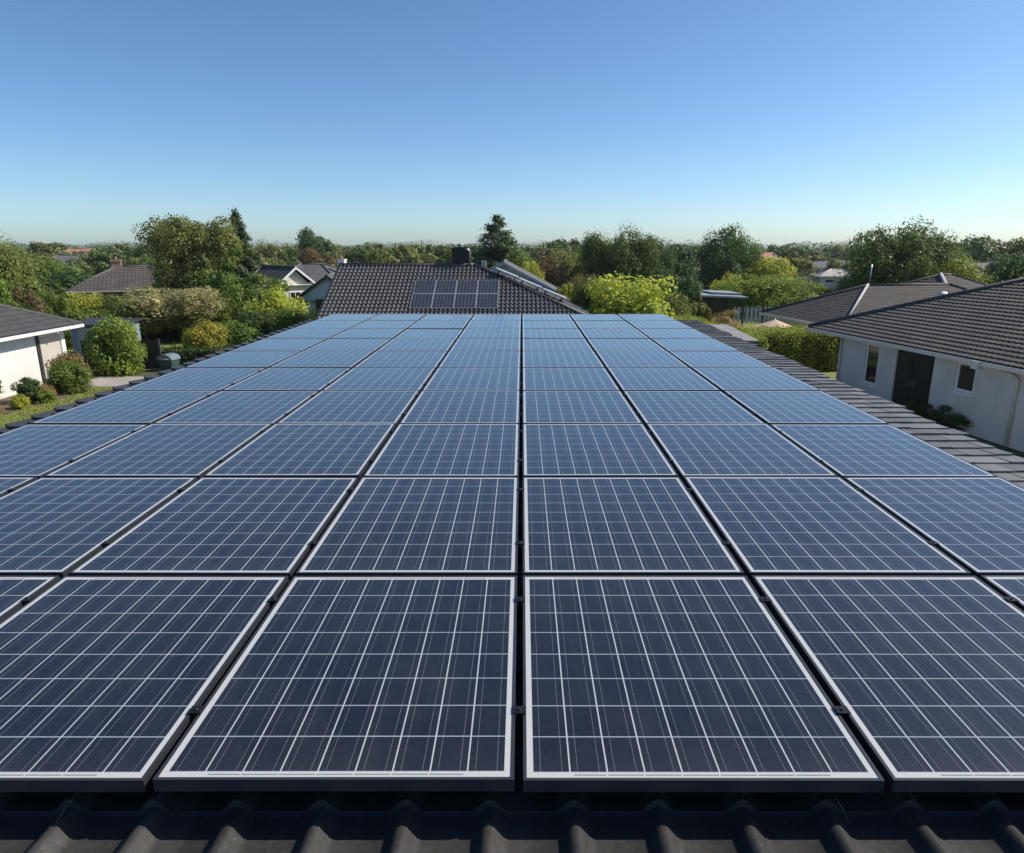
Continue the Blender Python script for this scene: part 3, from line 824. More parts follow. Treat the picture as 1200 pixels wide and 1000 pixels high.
# far houses: only their roofs and wall tops show over the trees
FAR = [(-117, 185, 0.2, 9, 8, 3.0, 4.9, M_terra_tile, M_white_wall, 'terracotta roofed white house far beyond the yellow tree'),
       (-104, 200, -0.2, 10, 8, 3.2, 5.4, M_white, M_cream_wall, 'white roofed house on the far horizon'),
       (-96, 170, 0.1, 11, 8, 2.8, 4.6, M_brown_tile, M_brick, 'far brown roofed house beside the white roof on the horizon'),
       (-88, 138, 0.3, 11, 7, 2.4, 3.9, M_grey_tile, M_white_wall, 'far long grey roof above the brick house chimney'),
       (-22.0, 160, 0.1, 8.5, 8, 3.0, 5.0, M_grey_tile, M_cream_wall, 'far grey roof just beyond the black chimney'),
       (-25.5, 118, -0.3, 6, 6, 2.4, 3.9, M_grey_tile, M_white_wall, 'pale gabled cottage beyond the black roof ridge'),
       (47.0, 112, 0.15, 13, 9, 2.5, 3.3, M_grey_tile, M_cream_wall, 'long pale grey roof beyond the lime tree'),
       (42.5, 95, -0.2, 5.5, 6, 1.8, 2.7, M_pale_tile, M_cream_wall, 'tan roofed outbuilding below the long pale grey roof'),
       (50.0, 150, 0.3, 8, 7, 2.8, 4.2, M_terra_tile, M_cream_wall, 'small terracotta roof on the horizon past the lime tree'),
       (59.0, 90, 0.4, 8, 7, 2.3, 3.6, M_brown_tile, M_brick, 'brown brick house showing below the dark belt past the big tree')]
for (x, y, r, l_, w2, e_, z_, rm, wm, lab) in FAR:
    house('far_house', lab, x, y, r, l_, w2, e_, z_, w2 * 0.4, 0, rm, wm, flat=True, gutter_m=M_white,
          windows=(('S', -l_ * 0.2, 1.3, 0.9, e_ - 0.4, M_white, 1), ('S', l_ * 0.22, 1.3, 0.9, e_ - 0.4, M_white, 1)))

# low flat roofed shed right of our roof
sh = empty('flat_roof_shed', (5.5, 23.4, 0), R(-4), 'low shed with pale flat felt roof and dark fascia by the clipped hedge', 'shed')
MB().box(-1.75, 1.75, -2.0, 2.0, 0, 2.62).build('wall', M_dark_wood, sh)
MB().box(-1.95, 1.95, -2.2, 2.2, 2.63, 2.83).build('fascia', M_dark_cap, sh)
MB().box(-1.98, 1.98, -2.23, 2.23, 2.832, 2.88).build('roof', M_tan, sh)
MB().box(0.2, 1.1, -2.035, -1.99, 0.03, 2.0).build('door', M_dark_cap, sh)

# flat metal carport
cpt = empty('carport', (13.0, 46.5, 0), R(3), 'open carport with thin pale metal roof beside the dark conifer', 'carport')
A = MB(); Mt = Matrix.Translation((0, 0, 2.46)) @ Matrix.Rotation(R(2.5), 4, 'Y')
A.box(-1.6, 1.6, -1.6, 1.8, 0, 0.10, Mt); A.box(-0.4, 1.7, -0.2, 2.4, 0.16, 0.24, Mt)
A.build('roof', M_grey_panel, cpt)
for px, py in ((-1.4, -1.4), (1.4, -1.4), (-1.4, 1.6), (1.4, 1.6)):
    MB().box(px - 0.05, px + 0.05, py - 0.05, py + 0.05, 0, 2.36).build('post', M_dark_wood, cpt)
MB().box(-1.5, 1.5, 1.72, 1.78, 0, 2.2).build('back_panel', M_dark_wood, cpt)

# blue grey shed behind the dark fence
bs = empty('garden_shed', (-22.6, 37.2, 0), R(4), 'slate blue shed with low dark roof behind the dark fence', 'shed')
MB().box(-1.3, 1.3, -1.0, 1.0, 0, 1.62).build('wall', M_blue_wall, bs)
A = MB(); A.box(-1.5, 1.5, -1.2, 1.2, 0, 0.09, Matrix.Translation((0, 0, 1.66)) @ Matrix.Rotation(R(3), 4, 'X')); A.build('roof', M_dark_cap, bs)
add_window(bs, Matrix.Translation((0.75, -1.0, 0)), 0.5, 0.9, 1.4, M_white, 1, 0.05, False)
MB().box(-0.95, -0.3, -1.03, -0.99, 0.02, 1.5).build('door', M_grey_panel, bs)

# slim street pole in the far gardens
tag(MB().tube([(44.0, 108.0, 0.0), (44.0, 108.0, 4.2)], [0.09, 0.06], 8).tube([(43.6, 108.0, 4.1), (44.4, 108.0, 4.1)], 0.04, 6).build('street_pole', M_steel), 'slim pale pole standing among the far roofs beyond the lime tree', 'pole')

# fences
def board_fence(name, label, x0, y0, x1, y1, h, mat, board=0.14, gap=0.01, post_m=None, z0=0.04):
    ang = math.atan2(y1 - y0, x1 - x0); ln = math.hypot(x1 - x0, y1 - y0)
    t = empty(name, (x0, y0, 0), ang, label, 'fence')
    p = MB(); x = 0.0; rr = random.Random(hash(label) % 1000 if False else len(label))
    while x < ln - board:
        dz = rr.uniform(-0.015, 0.015)
        p.box(x, x + board, -0.012, 0.012, z0, h + dz)
        x += board + gap
    p.box(0, ln, 0.013, 0.05, h * 0.25, h * 0.25 + 0.08).box(0, ln, 0.013, 0.05, h * 0.75, h * 0.75 + 0.08)
    p.build('board_panel', mat, t)
    k = 0
    n_ = max(1, int(ln / 1.9))
    for k in range(n_ + 1):
        xx = ln * k / n_
        MB().box(xx - 0.045, xx + 0.045, -0.06, -0.0125, 0, h + 0.05).build('post', post_m or mat, t)
    return t
M_fence_post = mottled('worn_fence_post', (0.08, 0.065, 0.05), (0.13, 0.11, 0.09), 5, 0.8, 30, 0.3)
board_fence('timber_fence', 'dark stained timber fence beside the white house', -20.6, 31.9, -17.1, 32.1, 1.42, M_dark_wood, post_m=M_fence_post)
board_fence('slat_fence', 'weathered pale slat fence with gaps below the rounded green trees', 15.9, 52.0, 20.6, 52.4, 1.25, M_grey_panel, 0.22, 0.12, M_dark_wood)
board_fence('picket_fence', 'low white picket fence behind the beige shrub', -26.5, 46.5, -21.5, 46.8, 0.75, M_white, 0.09, 0.07)

# bin on the drive
bn = empty('garden_bin', (-16.7, 32.0, 0), R(-12), 'grey green plastic garden bin with rounded pale lid by the bright bush', 'bin')
b0 = MB()
b0.add([(-0.36,-0.30,0.08),(0.36,-0.30,0.08),(0.36,0.30,0.08),(-0.36,0.30,0.08),(-0.45,-0.37,0.55),(0.45,-0.37,0.55),(0.45,0.37,0.55),(-0.45,0.37,0.55)],
       [(0,3,2,1),(4,5,6,7),(0,1,5,4),(1,2,6,5),(2,3,7,6),(3,0,4,7)])
b0.build('body', M_bin, bn, 0.03)
ld = MB(); N_ = 8
for i in range(N_):
    a0, a1 = math.pi * i / N_, math.pi * (i + 1) / N_
    p = lambda a: (-0.48 * math.cos(a), 0.55 + 0.28 * math.sin(a))
    (xa, za), (xb, zb) = p(a0), p(a1)
    ld.add([(xa,-0.4,za),(xb,-0.4,zb),(xb,0.4,zb),(xa,0.4,za)], [(0,1,2,3)], True)
    ld.add([(xa,-0.4,za),(0,-0.4,0.55),(xb,-0.4,zb)], [(0,1,2)]); ld.add([(xa,0.4,za),(xb,0.4,zb),(0,0.4,0.55)], [(0,1,2)])
ld.build('lid', M_bin_lid, bn)
bn.scale = (0.86, 0.8, 0.95)
MB().tube([(-0.3,-0.43,0.6),(0.3,-0.43,0.6)], 0.02, 8).build('handle', M_white, bn)
for s in (-1, 1):
    MB().tube([(s*0.36-0.03,0.25,0.1),(s*0.36+0.03,0.25,0.1)], 0.1, 12).build('wheel', M_black, bn)

# peach parasol behind the hedge
ps = empty('parasol', (12.6, 34.2, 0), 0, 'peach canvas garden parasol standing behind the clipped hedge', 'parasol')
cn = MB(); K = 8; rad, zt, ze = 1.25, 2.16, 1.68
rim = [(rad * math.cos(2*math.pi*k/K), rad * math.sin(2*math.pi*k/K), ze) for k in range(K)]
cn.add([(0, 0, zt)] + rim + [(x, y, z - 0.14) for x, y, z in rim], [(0, 1 + k, 1 + (k+1) % K) for k in range(K)] + [(1 + k, 9 + k, 9 + (k+1) % K, 1 + (k+1) % K) for k in range(K)])
cn.build('canopy', M_canvas, ps)
MB().tube([(0,0,0.05),(0,0,zt+0.06)], 0.025, 8).build('pole', M_white, ps)
MB().tube([(0,0,0.01),(0,0,0.08)], [0.28,0.24], 12).build('base', M_paving, ps)

# white pots by the left edge of our roof
for i, (x, y, s, lab) in enumerate(((-13.3, 33.8, 0.42, 'white glazed planter pot below the tall green tree'), (-12.75, 34.3, 0.34, 'smaller white planter pot next to the big planter'))):
    t = empty('planter_pot', (x, y, 0), 0, lab, 'planter', 'white pots in the garden')
    MB().tube([(0,0,0.01),(0,0,s*0.5),(0,0,s*1.5),(0,0,s*1.6)], [s*0.6,s*0.85,s*0.95,s*1.0], 16).build('pot', M_white, t)
    MB().tube([(0,0,s*1.6+0.002),(0,0,s*1.6+0.02)], [s*0.85,s*0.8], 16).build('soil', M_mulch, t)

# ------------------------------------------------------------------ plants
def leaf_mesh(name, P, N, S, T, extra=None):
    """one small diamond leaf (spray of leaves) per point"""
    n_ = len(P)
    rng = np.random.default_rng(len(P) + int(abs(P[:5].sum()) * 1000))
    N = N / (np.linalg.norm(N, axis=1, keepdims=True) + 1e-9)
    rnd = rng.normal(size=(n_, 3))
    t = np.cross(N, rnd); t /= (np.linalg.norm(t, axis=1, keepdims=True) + 1e-9)
    b_ = np.cross(N, t)
    S = S[:, None]
    bend = N * S * rng.uniform(-0.25, 0.1, (n_, 1))
    v = np.stack([P - t * S, P - b_ * S * 0.62 + bend, P + t * S, P + b_ * S * 0.62 + bend], axis=1).reshape(-1, 3)
    f = np.arange(n_ * 4).reshape(-1, 4)
    tint = T
    nv, nf = len(v), n_
    loops = f.reshape(-1); starts = np.arange(nf) * 4; tot = np.full(nf, 4)
    if extra is not None:          # (verts, quads, tint)
        ev, ef, et = extra
        loops = np.concatenate([loops, np.array(ef).reshape(-1) + nv]); starts = np.arange(nf + len(ef)) * 4; tot = np.full(nf + len(ef), 4)
        v = np.concatenate([v, np.array(ev)]); tint = np.concatenate([T, np.full(len(ef), et)]); nf += len(ef)
    me = bpy.data.meshes.new(name)
    me.vertices.add(len(v)); me.vertices.foreach_set('co', v.astype(np.float32).ravel())
    me.loops.add(len(loops)); me.loops.foreach_set('vertex_index', loops.astype(np.int32))
    me.polygons.add(nf); me.polygons.foreach_set('loop_start', starts.astype(np.int32)); me.polygons.foreach_set('loop_total', tot.astype(np.int32))
    me.update(calc_edges=True)
    a = me.attributes.new('tint', 'FLOAT', 'FACE'); a.data.foreach_set('value', np.clip(tint, 0, 1).astype(np.float32))
    return me

def clump_cloud(rng, C, Rr, per, size, up=0.25, squash=0.8):
    """leaves on and in each clump; returns P, N, S, T"""
    P, N, S, T = [], [], [], []
    for c_, r_ in zip(C, Rr):
        n_ = int(per * rng.uniform(0.7, 1.3))
        d = rng.normal(size=(n_, 3)); d /= np.linalg.norm(d, axis=1, keepdims=True)
        rr = r_ * rng.uniform(0.55, 1.08, (n_, 1)) ** 0.7
        # knobbly clump outline
        ph = rng.uniform(0, 6.28, 3)
        kn = 1 + 0.18 * np.sin(4 * d[:, :1] + ph[0]) + 0.18 * np.sin(5 * d[:, 1:2] + ph[1])
        P.append(c_ + d * rr * kn * np.array([1, 1, squash]))
        nn = d + rng.normal(size=(n_, 3)) * 0.42 + np.array([0, 0, up]); N.append(nn)
        S.append(size * rng.uniform(0.6, 1.3, n_))
        T.append(np.clip(rng.normal(0.42 + rng.uniform(-0.16, 0.2), 0.24, n_), 0, 1))
    return np.concatenate(P), np.concatenate(N), np.concatenate(S), np.concatenate(T)

def crown_centres(rng, shape, n_, lo=0.18, hi=1.0):
    C, Rr = [], []
    kind_dense = shape in ('ball', 'block')
    for i in range(n_):
        for _ in range(60):
            p = rng.uniform(-1, 1, 3)
            zz = (p[2] + 1) / 2
            if shape == 'round': rad = math.sqrt(max(0, 1 - (2 * zz - 0.9) ** 2 / 1.21)) * 0.92
            elif shape == 'tall': rad = (1 - zz ** 1.8) ** 0.8 * (0.55 + 0.9 * min(zz, 0.5))
            elif shape == 'spread': rad = math.sqrt(max(0, 1 - (1.6 * zz - 1.0) ** 2)) * (0.7 + 0.3 * zz)
            elif shape == 'block': rad = 0.98 - 0.25 * max(0, zz - 0.75)
            elif shape == 'cone': rad = (1 - zz) * 0.95 + 0.06
            elif shape == 'ball': rad = math.sqrt(max(0, 1 - (2 * zz - 1.0) ** 2)) * 0.5 + (0.5 if zz < 0.6 else 0.5 * max(0, 1 - ((zz - 0.6) / 0.4) ** 2) ** 0.5)
            else: rad = math.sqrt(max(0, 1 - zz ** 2.4))
            q = math.hypot(p[0], p[1])
            if q < rad and (q > rad * 0.35 or kind_dense or rng.uniform() < 0.3): break
        base = {'round': 0.275, 'tall': 0.17, 'spread': 0.20, 'cone': 0.15, 'ball': 0.31, 'low': 0.26, 'block': 0.30}[shape]
        r_ = base * rng.uniform(0.6, 1.15) * (0.6 if shape in ('tall', 'cone') and zz > 0.75 else 1.0)
        sc = 0.5 - r_ * 0.35
        C.append([p[0] * sc, p[1] * sc, lo + zz * (hi - lo - r_ * 0.8) + r_ * 0.15]); Rr.append(r_ * 0.75)
    return np.array(C), np.array(Rr)

def trunk_mesh(rng, C, base_r, lo, stems=1):
    mb = MB()
    for s in range(stems):
        off = Vector((rng.uniform(-0.06, 0.06), rng.uniform(-0.06, 0.06), 0)) if stems > 1 else Vector((0, 0, 0))
        top = Vector((rng.uniform(-0.05, 0.05), rng.uniform(-0.05, 0.05), 0.72)) + off * 3
        mid = Vector((rng.uniform(-0.03, 0.03), rng.uniform(-0.03, 0.03), 0.34)) + off * 1.6
        mb.tube([off, (off + mid) / 2 + Vector((0.008, 0, 0)), mid, (mid + top) / 2, top], [base_r * 1.25, base_r, base_r * 0.8, base_r * 0.5, base_r * 0.22], 8)
        for k in range(7):
            c_ = Vector(C[rng.integers(len(C))])
            t0 = rng.uniform(0.35, 0.9)
            p0 = mid.lerp(top, t0) if t0 > 0.5 else off.lerp(mid, 0.5 + t0)
            p0 = Vector((p0.x, p0.y, min(p0.z, max(c_.z - 0.06, lo))))
            m_ = p0.lerp(c_, 0.5) + Vector((0, 0, -0.03))
            mb.tube([p0, m_, c_], [base_r * 0.42, base_r * 0.28, base_r * 0.1], 5, False)
    me = bpy.data.meshes.new('trunk')
    me.from_pydata(mb.v, [], mb.f); me.polygons.foreach_set('use_smooth', mb.s); me.materials.append(M_bark)
    return me

PROTO = {}
def proto(kind, seed, res):
    key = (kind, seed, res)
    if key in PROTO: return PROTO[key]
    rng = np.random.default_rng(seed * 17 + len(kind) * 101 + {'hi': 1, 'mid': 2, 'lo': 3, 'leafy': 4}[res])
    size = {'hi': 0.0145, 'mid': 0.023, 'lo': 0.038, 'leafy': 0.027}[res]
    dens = {'hi': 2.7, 'mid': 1.3, 'lo': 0.40, 'leafy': 1.25}[res]
    if kind == 'conifer':
        P, N, S, T = [], [], [], []
        nw = {'hi': 26, 'mid': 20, 'lo': 13}[res]
        for i in range(nw):
            t = i / (nw - 1)
            z = 0.10 + 0.88 * t
            R0 = 0.5 * (1 - t) ** 0.72 + 0.02
            nb = max(4, int(9 * (1 - t) + 4))
            for k in range(nb):
                an = rng.uniform(0, 6.28); R1 = R0 * rng.uniform(0.62, 1.12)
                m_ = max(4, int(60 * dens * (R1 * 2 + 0.15)))
                s = rng.uniform(0.12, 1, m_) ** 0.7
                droop = -0.10 * s ** 1.6 * (1 - t) + 0.06 * s * t
                d = np.stack([np.cos(an) * s * R1, np.sin(an) * s * R1, z + droop], 1) + rng.normal(size=(m_, 3)) * np.array([0.022, 0.022, 0.014])
                P.append(d); N.append(np.array([math.cos(an) * 0.4, math.sin(an) * 0.4, 0.8]) + rng.normal(size=(m_, 3)) * 0.5)
                S.append(size * 1.25 * rng.uniform(0.6, 1.2, m_)); T.append(np.clip(rng.normal(0.3 + 0.25 * s, 0.18), 0, 1))
        P, N, S, T = (np.concatenate(q) for q in (P, N, S, T))
        C = np.array([[0, 0, 0.5]]); lo = 0.1
        mb = MB().tube([(0, 0, 0), (0.004, 0, 0.4), (0, 0, 0.97)], [0.022, 0.014, 0.003], 7)
        tm = bpy.data.meshes.new('trunk'); tm.from_pydata(mb.v, [], mb.f); tm.materials.append(M_bark)
    else:
        n_ = {'round': 28, 'tall': 46, 'spread': 42, 'cone': 40, 'ball': 52, 'low': 24, 'block': 60}[kind]
        lo = {'round': 0.12, 'tall': 0.06, 'spread': 0.22, 'cone': 0.03, 'ball': 0.02, 'low': 0.0, 'block': 0.0}[kind]
        if res == 'lo': n_ = int(n_ * 0.6)
        C, Rr = crown_centres(rng, kind, n_, lo)
        per = (330 if kind in ('ball', 'block') else 210) * dens * (34.0 / n_)
        P, N, S, T = clump_cloud(rng, C, Rr, per, size, squash=0.85)
        # thin sprays that break the outline
        m_ = int(260 * dens)
        idx = rng.integers(0, len(C), m_); d = rng.normal(size=(m_, 3)); d /= np.linalg.norm(d, axis=1, keepdims=True); d[:, 2] = np.abs(d[:, 2]) * 0.8
        P2 = C[idx] + d * Rr[idx][:, None] * rng.uniform(1.0, 1.28, (m_, 1))
        P = np.concatenate([P, P2]); N = np.concatenate([N, d + rng.normal(size=(m_, 3)) * 0.7]); S = np.concatenate([S, size * rng.uniform(0.5, 0.9, m_)])
        T = np.concatenate([T, np.clip(rng.normal(0.6, 0.2, m_), 0, 1)])
        P[:, 2] = np.maximum(P[:, 2], 0.004)
        tm = trunk_mesh(rng, C, {'round': 0.028, 'tall': 0.022, 'spread': 0.03, 'cone': 0.018, 'ball': 0.016, 'low': 0.014, 'block': 0.014}[kind], lo, 3 if kind in ('low', 'ball', 'block') else 1)
    extra = None
    if res == 'lo':     # far trees are one mesh: a slim trunk goes in with the leaves
        extra = ([(-0.015,0,0),(0.015,0,0),(0.015,0,0.45),(-0.015,0,0.45),(0,-0.015,0),(0,0.015,0),(0,0.015,0.45),(0,-0.015,0.45)], [(0,1,2,3),(4,5,6,7)], 0.0)
    cm = leaf_mesh('crown', P, N, S, T, extra)
    cm.materials.append(L_green)
    PROTO[key] = (cm, tm)
    return PROTO[key]

def tree(name, label, x, y, h, wd, kind, mat, seed=1, res='mid', cat='tree', group=None, rz=None, z=0.0):
    cm, tm = proto(kind, seed, res)
    wd *= 1.6 if kind == 'conifer' else 1.2
    rz = rz if rz is not None else (x * 1.7 + y * 0.9) % 6.28
    if res == 'lo':
        o = link(name, cm, mat)
        o.location = (x, y, z); o.rotation_euler = (0, 0, rz); o.scale = (wd, wd, h)
        return tag(o, label, cat, group)
    root = empty(name, (x, y, z), rz, label, cat, group)
    a = link('trunk', tm, None, root); a.scale = (wd, wd, h)
    b_ = link('crown', cm, mat, root); b_.scale = (wd, wd, h)
    return root

#TREES
# (name, label, px, ytop, width px, distance, kind, leaf, seed, res)
TREES = [
    ('garden_tree', 'mid green tree filling the gap beneath the tall brownish olive tree', -36.5, 46.0, 3.9, 4.2, 'round', L_green, 1, 'mid', 'tree'),
    ('garden_tree', 'deep green tree at the foot of the big loose olive tree', -22.6, 50.5, 4.4, 4.6, 'ball', L_green, 1, 'mid', 'tree'),
    ('garden_tree', 'olive tree in the gap behind the brick house gutter', -28.5, 57.0, 3.6, 4.6, 'ball', L_olive, 3, 'mid', 'tree'),
    ('garden_tree', 'dark round tree standing beyond the brick house chimney', -40.5, 76.0, 4.6, 7.5, 'round', L_dark, 2, 'mid', 'tree'),
    ('garden_tree', 'mid green spreading tree on the far side of the golden tree', -50.5, 74.0, 4.3, 6.5, 'spread', L_green, 3, 'mid', 'tree'),
    ('garden_tree', 'low olive tree behind the brick house roof ridge', -30.0, 72.0, 4.5, 6.5, 'ball', L_olive, 2, 'mid', 'tree'),
    ('garden_tree', 'dark spreading tree between golden tree and brick house', -44.5, 68.0, 3.7, 5.5, 'ball', L_dark, 3, 'mid', 'tree'),
    ('garden_shrub', 'deep green mass of shrub below the golden tree', -39.0, 58.0, 2.6, 4.5, 'low', L_green, 1, 'mid', 'shrub'),
    ('garden_tree', 'green tree behind the pointed green tree', -36.0, 50.0, 3.6, 3.6, 'round', L_green, 2, 'mid', 'tree'),
    ('olive_tree', 'big loose olive green tree rising above the beige shrub', -24.61, 52.0, 7.84, 6.25, 'spread', L_olive, 1, 'hi', 'tree'),
    ('conifer', 'dark pointed conifer behind the big olive green tree', -25.35, 63.0, 8.38, 3.39, 'conifer', L_conifer, 1, 'hi', 'tree'),
    ('garden_tree', 'tall mid green tree broad at its foot before the dark conifer', -18.14, 46.0, 5.87, 5.82, 'tall', L_green, 1, 'hi', 'tree'),
    ('garden_tree', 'yellowish green tree leaning out toward the blue grey garage', -15.34, 43.0, 3.48, 3.07, 'round', L_lime, 2, 'mid', 'tree'),
    ('olive_tree', 'tall brownish olive tree cut by the frame above the white house', -37.43, 50.0, 6.77, 4.54, 'round', L_olive, 2, 'hi', 'tree'),
    ('golden_tree', 'small golden yellow tree beside the tall brownish olive tree', -41.55, 58.0, 5.03, 1.85, 'round', L_gold, 1, 'mid', 'tree'),
    ('garden_tree', 'bright green tree cut by the frame behind the charcoal roof', -28.03, 37.0, 4.48, 2.10, 'tall', L_bright, 1, 'mid', 'tree'),
    ('bronze_tree', 'reddish bronze bushy tree behind the charcoal tiled roof', -26.57, 37.0, 4.05, 2.10, 'tall', L_bronze, 1, 'mid', 'tree'),
    ('garden_tree', 'pointed green tree between bronze bush and brick house', -26.44, 39.0, 4.79, 2.60, 'cone', L_green, 1, 'hi', 'tree'),
    ('garden_shrub', 'yellow green shrub in front of the brick house', -27.92, 44.0, 3.11, 2.49, 'round', L_lime, 1, 'mid', 'shrub'),
    ('garden_shrub', 'autumn tinted olive shrub under the brick house wall', -25.93, 44.5, 2.98, 3.17, 'round', L_olive, 1, 'mid', 'shrub'),
    ('garden_shrub', 'low green shrub behind the blue grey shed', -25.44, 41.0, 2.42, 2.93, 'low', L_green, 2, 'mid', 'shrub'),
    ('flowering_shrub', 'broad beige seeding shrub beneath the big olive green tree', -21.12, 42.5, 3.40, 5.44, 'spread', L_beige, 2, 'hi', 'shrub'),
    ('garden_shrub', 'dark olive shrub between bright bush and beige shrub', -22.56, 41.0, 2.71, 2.73, 'spread', L_olive, 3, 'mid', 'shrub'),
    ('garden_bush', 'bright green rounded bush standing in front of the timber fence', -18.46, 30.95, 2.71, 1.90, 'ball', L_bright, 1, 'leafy', 'shrub'),
    ('golden_bush', 'golden yellow clipped globe bush near our tiled roof edge', -16.17, 35.0, 2.06, 1.82, 'ball', L_gold, 1, 'leafy', 'shrub'),
    ('golden_bush', 'little golden shrub at the side of the globe bush', -18.07, 37.0, 1.29, 0.73, 'low', L_gold, 2, 'leafy', 'shrub'),
    ('garden_shrub', 'mid green shrub on the far side of the globe bush', -15.63, 37.5, 1.90, 2.41, 'ball', L_green, 2, 'leafy', 'shrub'),
    ('garden_shrub', 'grey green shrub beneath the tall mid green tree', -19.10, 43.5, 2.94, 2.46, 'round', L_olive, 1, 'mid', 'shrub'),
    ('garden_shrub', 'dark shrub filling the foot of the tall mid green tree', -14.99, 39.0, 2.30, 2.69, 'ball', L_dark, 1, 'mid', 'shrub'),
    ('garden_shrub', 'green shrub below the blue grey garage wall', -12.74, 38.0, 2.65, 1.97, 'round', L_green, 1, 'mid', 'shrub'),
    ('garden_shrub', 'yellowing shrub in front of the dark brown garage door', -11.15, 38.0, 2.70, 1.31, 'round', L_lime, 3, 'mid', 'shrub'),
    ('garden_shrub', 'small lime ball shrub at the far corner of our roof', -11.05, 34.0, 2.05, 0.76, 'ball', L_lime, 2, 'mid', 'shrub'),
    ('garden_shrub', 'purple brown shrub between tall tree and garage', -15.69, 44.0, 2.75, 1.84, 'low', L_bronze, 2, 'mid', 'shrub'),
    ('pine_tree', 'round headed tree on a bare stem above the slate roof', -34.87, 118.0, 9.80, 5.05, 'round', L_conifer, 3, 'mid', 'tree'),
    ('bare_tree', 'brownish thin crowned tree under the round headed tree', -29.22, 100.0, 6.18, 4.38, 'round', L_bronze, 3, 'mid', 'tree'),
    ('conifer', 'large ragged conifer behind the black chimney', -2.89, 82.0, 8.69, 6.00, 'conifer', L_conifer, 2, 'hi', 'tree'),
    ('garden_tree', 'broad mid green tree at the foot of the ragged conifer', 0.01, 80.0, 6.09, 4.30, 'round', L_green, 3, 'mid', 'tree'),
    ('garden_tree', 'brown tinted tree beyond the grey gable end', 2.28, 64.0, 5.48, 3.44, 'round', L_bronze, 2, 'mid', 'tree'),
    ('garden_tree', 'olive green tree beyond the grey gable end', 5.21, 76.0, 6.07, 4.27, 'round', L_olive, 3, 'mid', 'tree'),
    ('garden_tree', 'pale yellow green small tree by the grey gable end', 0.74, 60.0, 4.86, 1.91, 'round', L_lime, 1, 'mid', 'tree'),
    ('dark_tree', 'dark green tree starting the dense row past the gable', 7.60, 64.0, 8.27, 4.30, 'round', L_big, 1, 'hi', 'tree'),
    ('dark_tree', 'dark green tree with twin tops in the dense row', 9.57, 62.0, 7.97, 4.24, 'round', L_big, 2, 'hi', 'tree'),
    ('dark_tree', 'dark green lower tree in the middle of the dense row', 11.73, 63.0, 7.25, 3.91, 'round', L_dark, 3, 'hi', 'tree'),
    ('dark_tree', 'dark green tree ending the dense row before the tall one', 14.38, 66.0, 6.41, 3.55, 'round', L_dark, 2, 'mid', 'tree'),
    ('tall_tree', 'tall grey green tree standing highest over the plum roof', 21.44, 76.0, 8.87, 6.44, 'round', L_dark, 4, 'hi', 'tree'),
    ('tall_tree', 'slimmer dark tree pressed against the tall grey green tree', 25.33, 78.0, 6.26, 3.43, 'round', L_dark, 1, 'mid', 'tree'),
    ('hedge_tree', 'wide yellow green leafy screen just beyond the array', 5.92, 38.0, 4.27, 3.74, 'block', L_lime, 1, 'leafy', 'tree'),
    ('vine_shrub', 'mid green climbing shrub beside the yellow green leafy screen', 3.81, 39.5, 4.22, 2.14, 'ball', L_green, 3, 'mid', 'shrub'),
    ('vine_shrub', 'thin lime shrub hanging over the garden arbour', 2.64, 41.0, 4.06, 1.41, 'tall', L_lime, 1, 'mid', 'shrub'),
    ('vine_shrub', 'russet topped shrub behind the climbing shrub', 3.85, 46.0, 4.41, 2.83, 'round', L_bronze, 3, 'mid', 'shrub'),
    ('conifer', 'dark upright conifer beside the carport', 10.81, 46.0, 5.60, 2.60, 'tall', L_conifer, 1, 'hi', 'tree'),
    ('garden_shrub', 'brownish green shrub at the foot of the upright conifer', 9.15, 41.0, 3.09, 1.82, 'ball', L_olive, 1, 'mid', 'shrub'),
    ('garden_shrub', 'dull green shrub between upright conifer and carport', 10.96, 43.0, 3.32, 1.59, 'tall', L_olive, 2, 'mid', 'shrub'),
    ('garden_tree', 'yellow green tree in front of the plum roof', 19.19, 64.0, 3.53, 3.13, 'round', L_lime, 2, 'mid', 'tree'),
    ('lime_tree', 'rounded lime green tree behind the big rounded green tree', 26.58, 74.0, 5.10, 3.98, 'round', L_lime, 1, 'mid', 'tree'),
    ('garden_tree', 'big rounded green tree above the slat fence', 20.26, 57.0, 3.70, 6.93, 'ball', L_fresh, 2, 'hi', 'tree'),
    ('garden_tree', 'smaller rounded green tree near the brown hip roof', 23.95, 58.0, 2.98, 3.92, 'ball', L_fresh, 3, 'mid', 'tree'),
    ('garden_shrub', 'orange tipped green shrub in front of the carport', 12.56, 42.5, 2.10, 1.88, 'low', L_pink, 1, 'mid', 'shrub'),
    ('garden_tree', 'dark tree low beside the aerial pole', 32.51, 68.0, 3.31, 2.99, 'ball', L_dark, 2, 'mid', 'tree'),
    ('big_tree', 'big dark green tree behind the aerial pole', 28.90, 56.0, 8.21, 5.66, 'round', L_big, 4, 'hi', 'tree'),
    ('big_tree', 'tallest dark green tree over the brown roofed house', 32.40, 58.0, 8.26, 6.31, 'round', L_big, 2, 'hi', 'tree'),
    ('big_tree', 'slim topped green tree between big and lighter trees', 35.71, 60.0, 7.77, 3.88, 'round', L_big, 1, 'hi', 'tree'),
    ('garden_tree', 'lighter green broad tree over the small grey hip roof', 34.44, 54.0, 5.46, 5.56, 'round', L_fresh, 4, 'hi', 'tree'),
    ('dark_tree', 'dark rounded tree above the brown tiled roof ridge', 37.01, 52.0, 5.34, 3.57, 'ball', L_dark, 1, 'mid', 'tree'),
    ('dark_tree', 'blue green tree beside the brown brick house', 51.97, 76.0, 5.00, 2.60, 'ball', L_conifer, 3, 'mid', 'tree'),
]
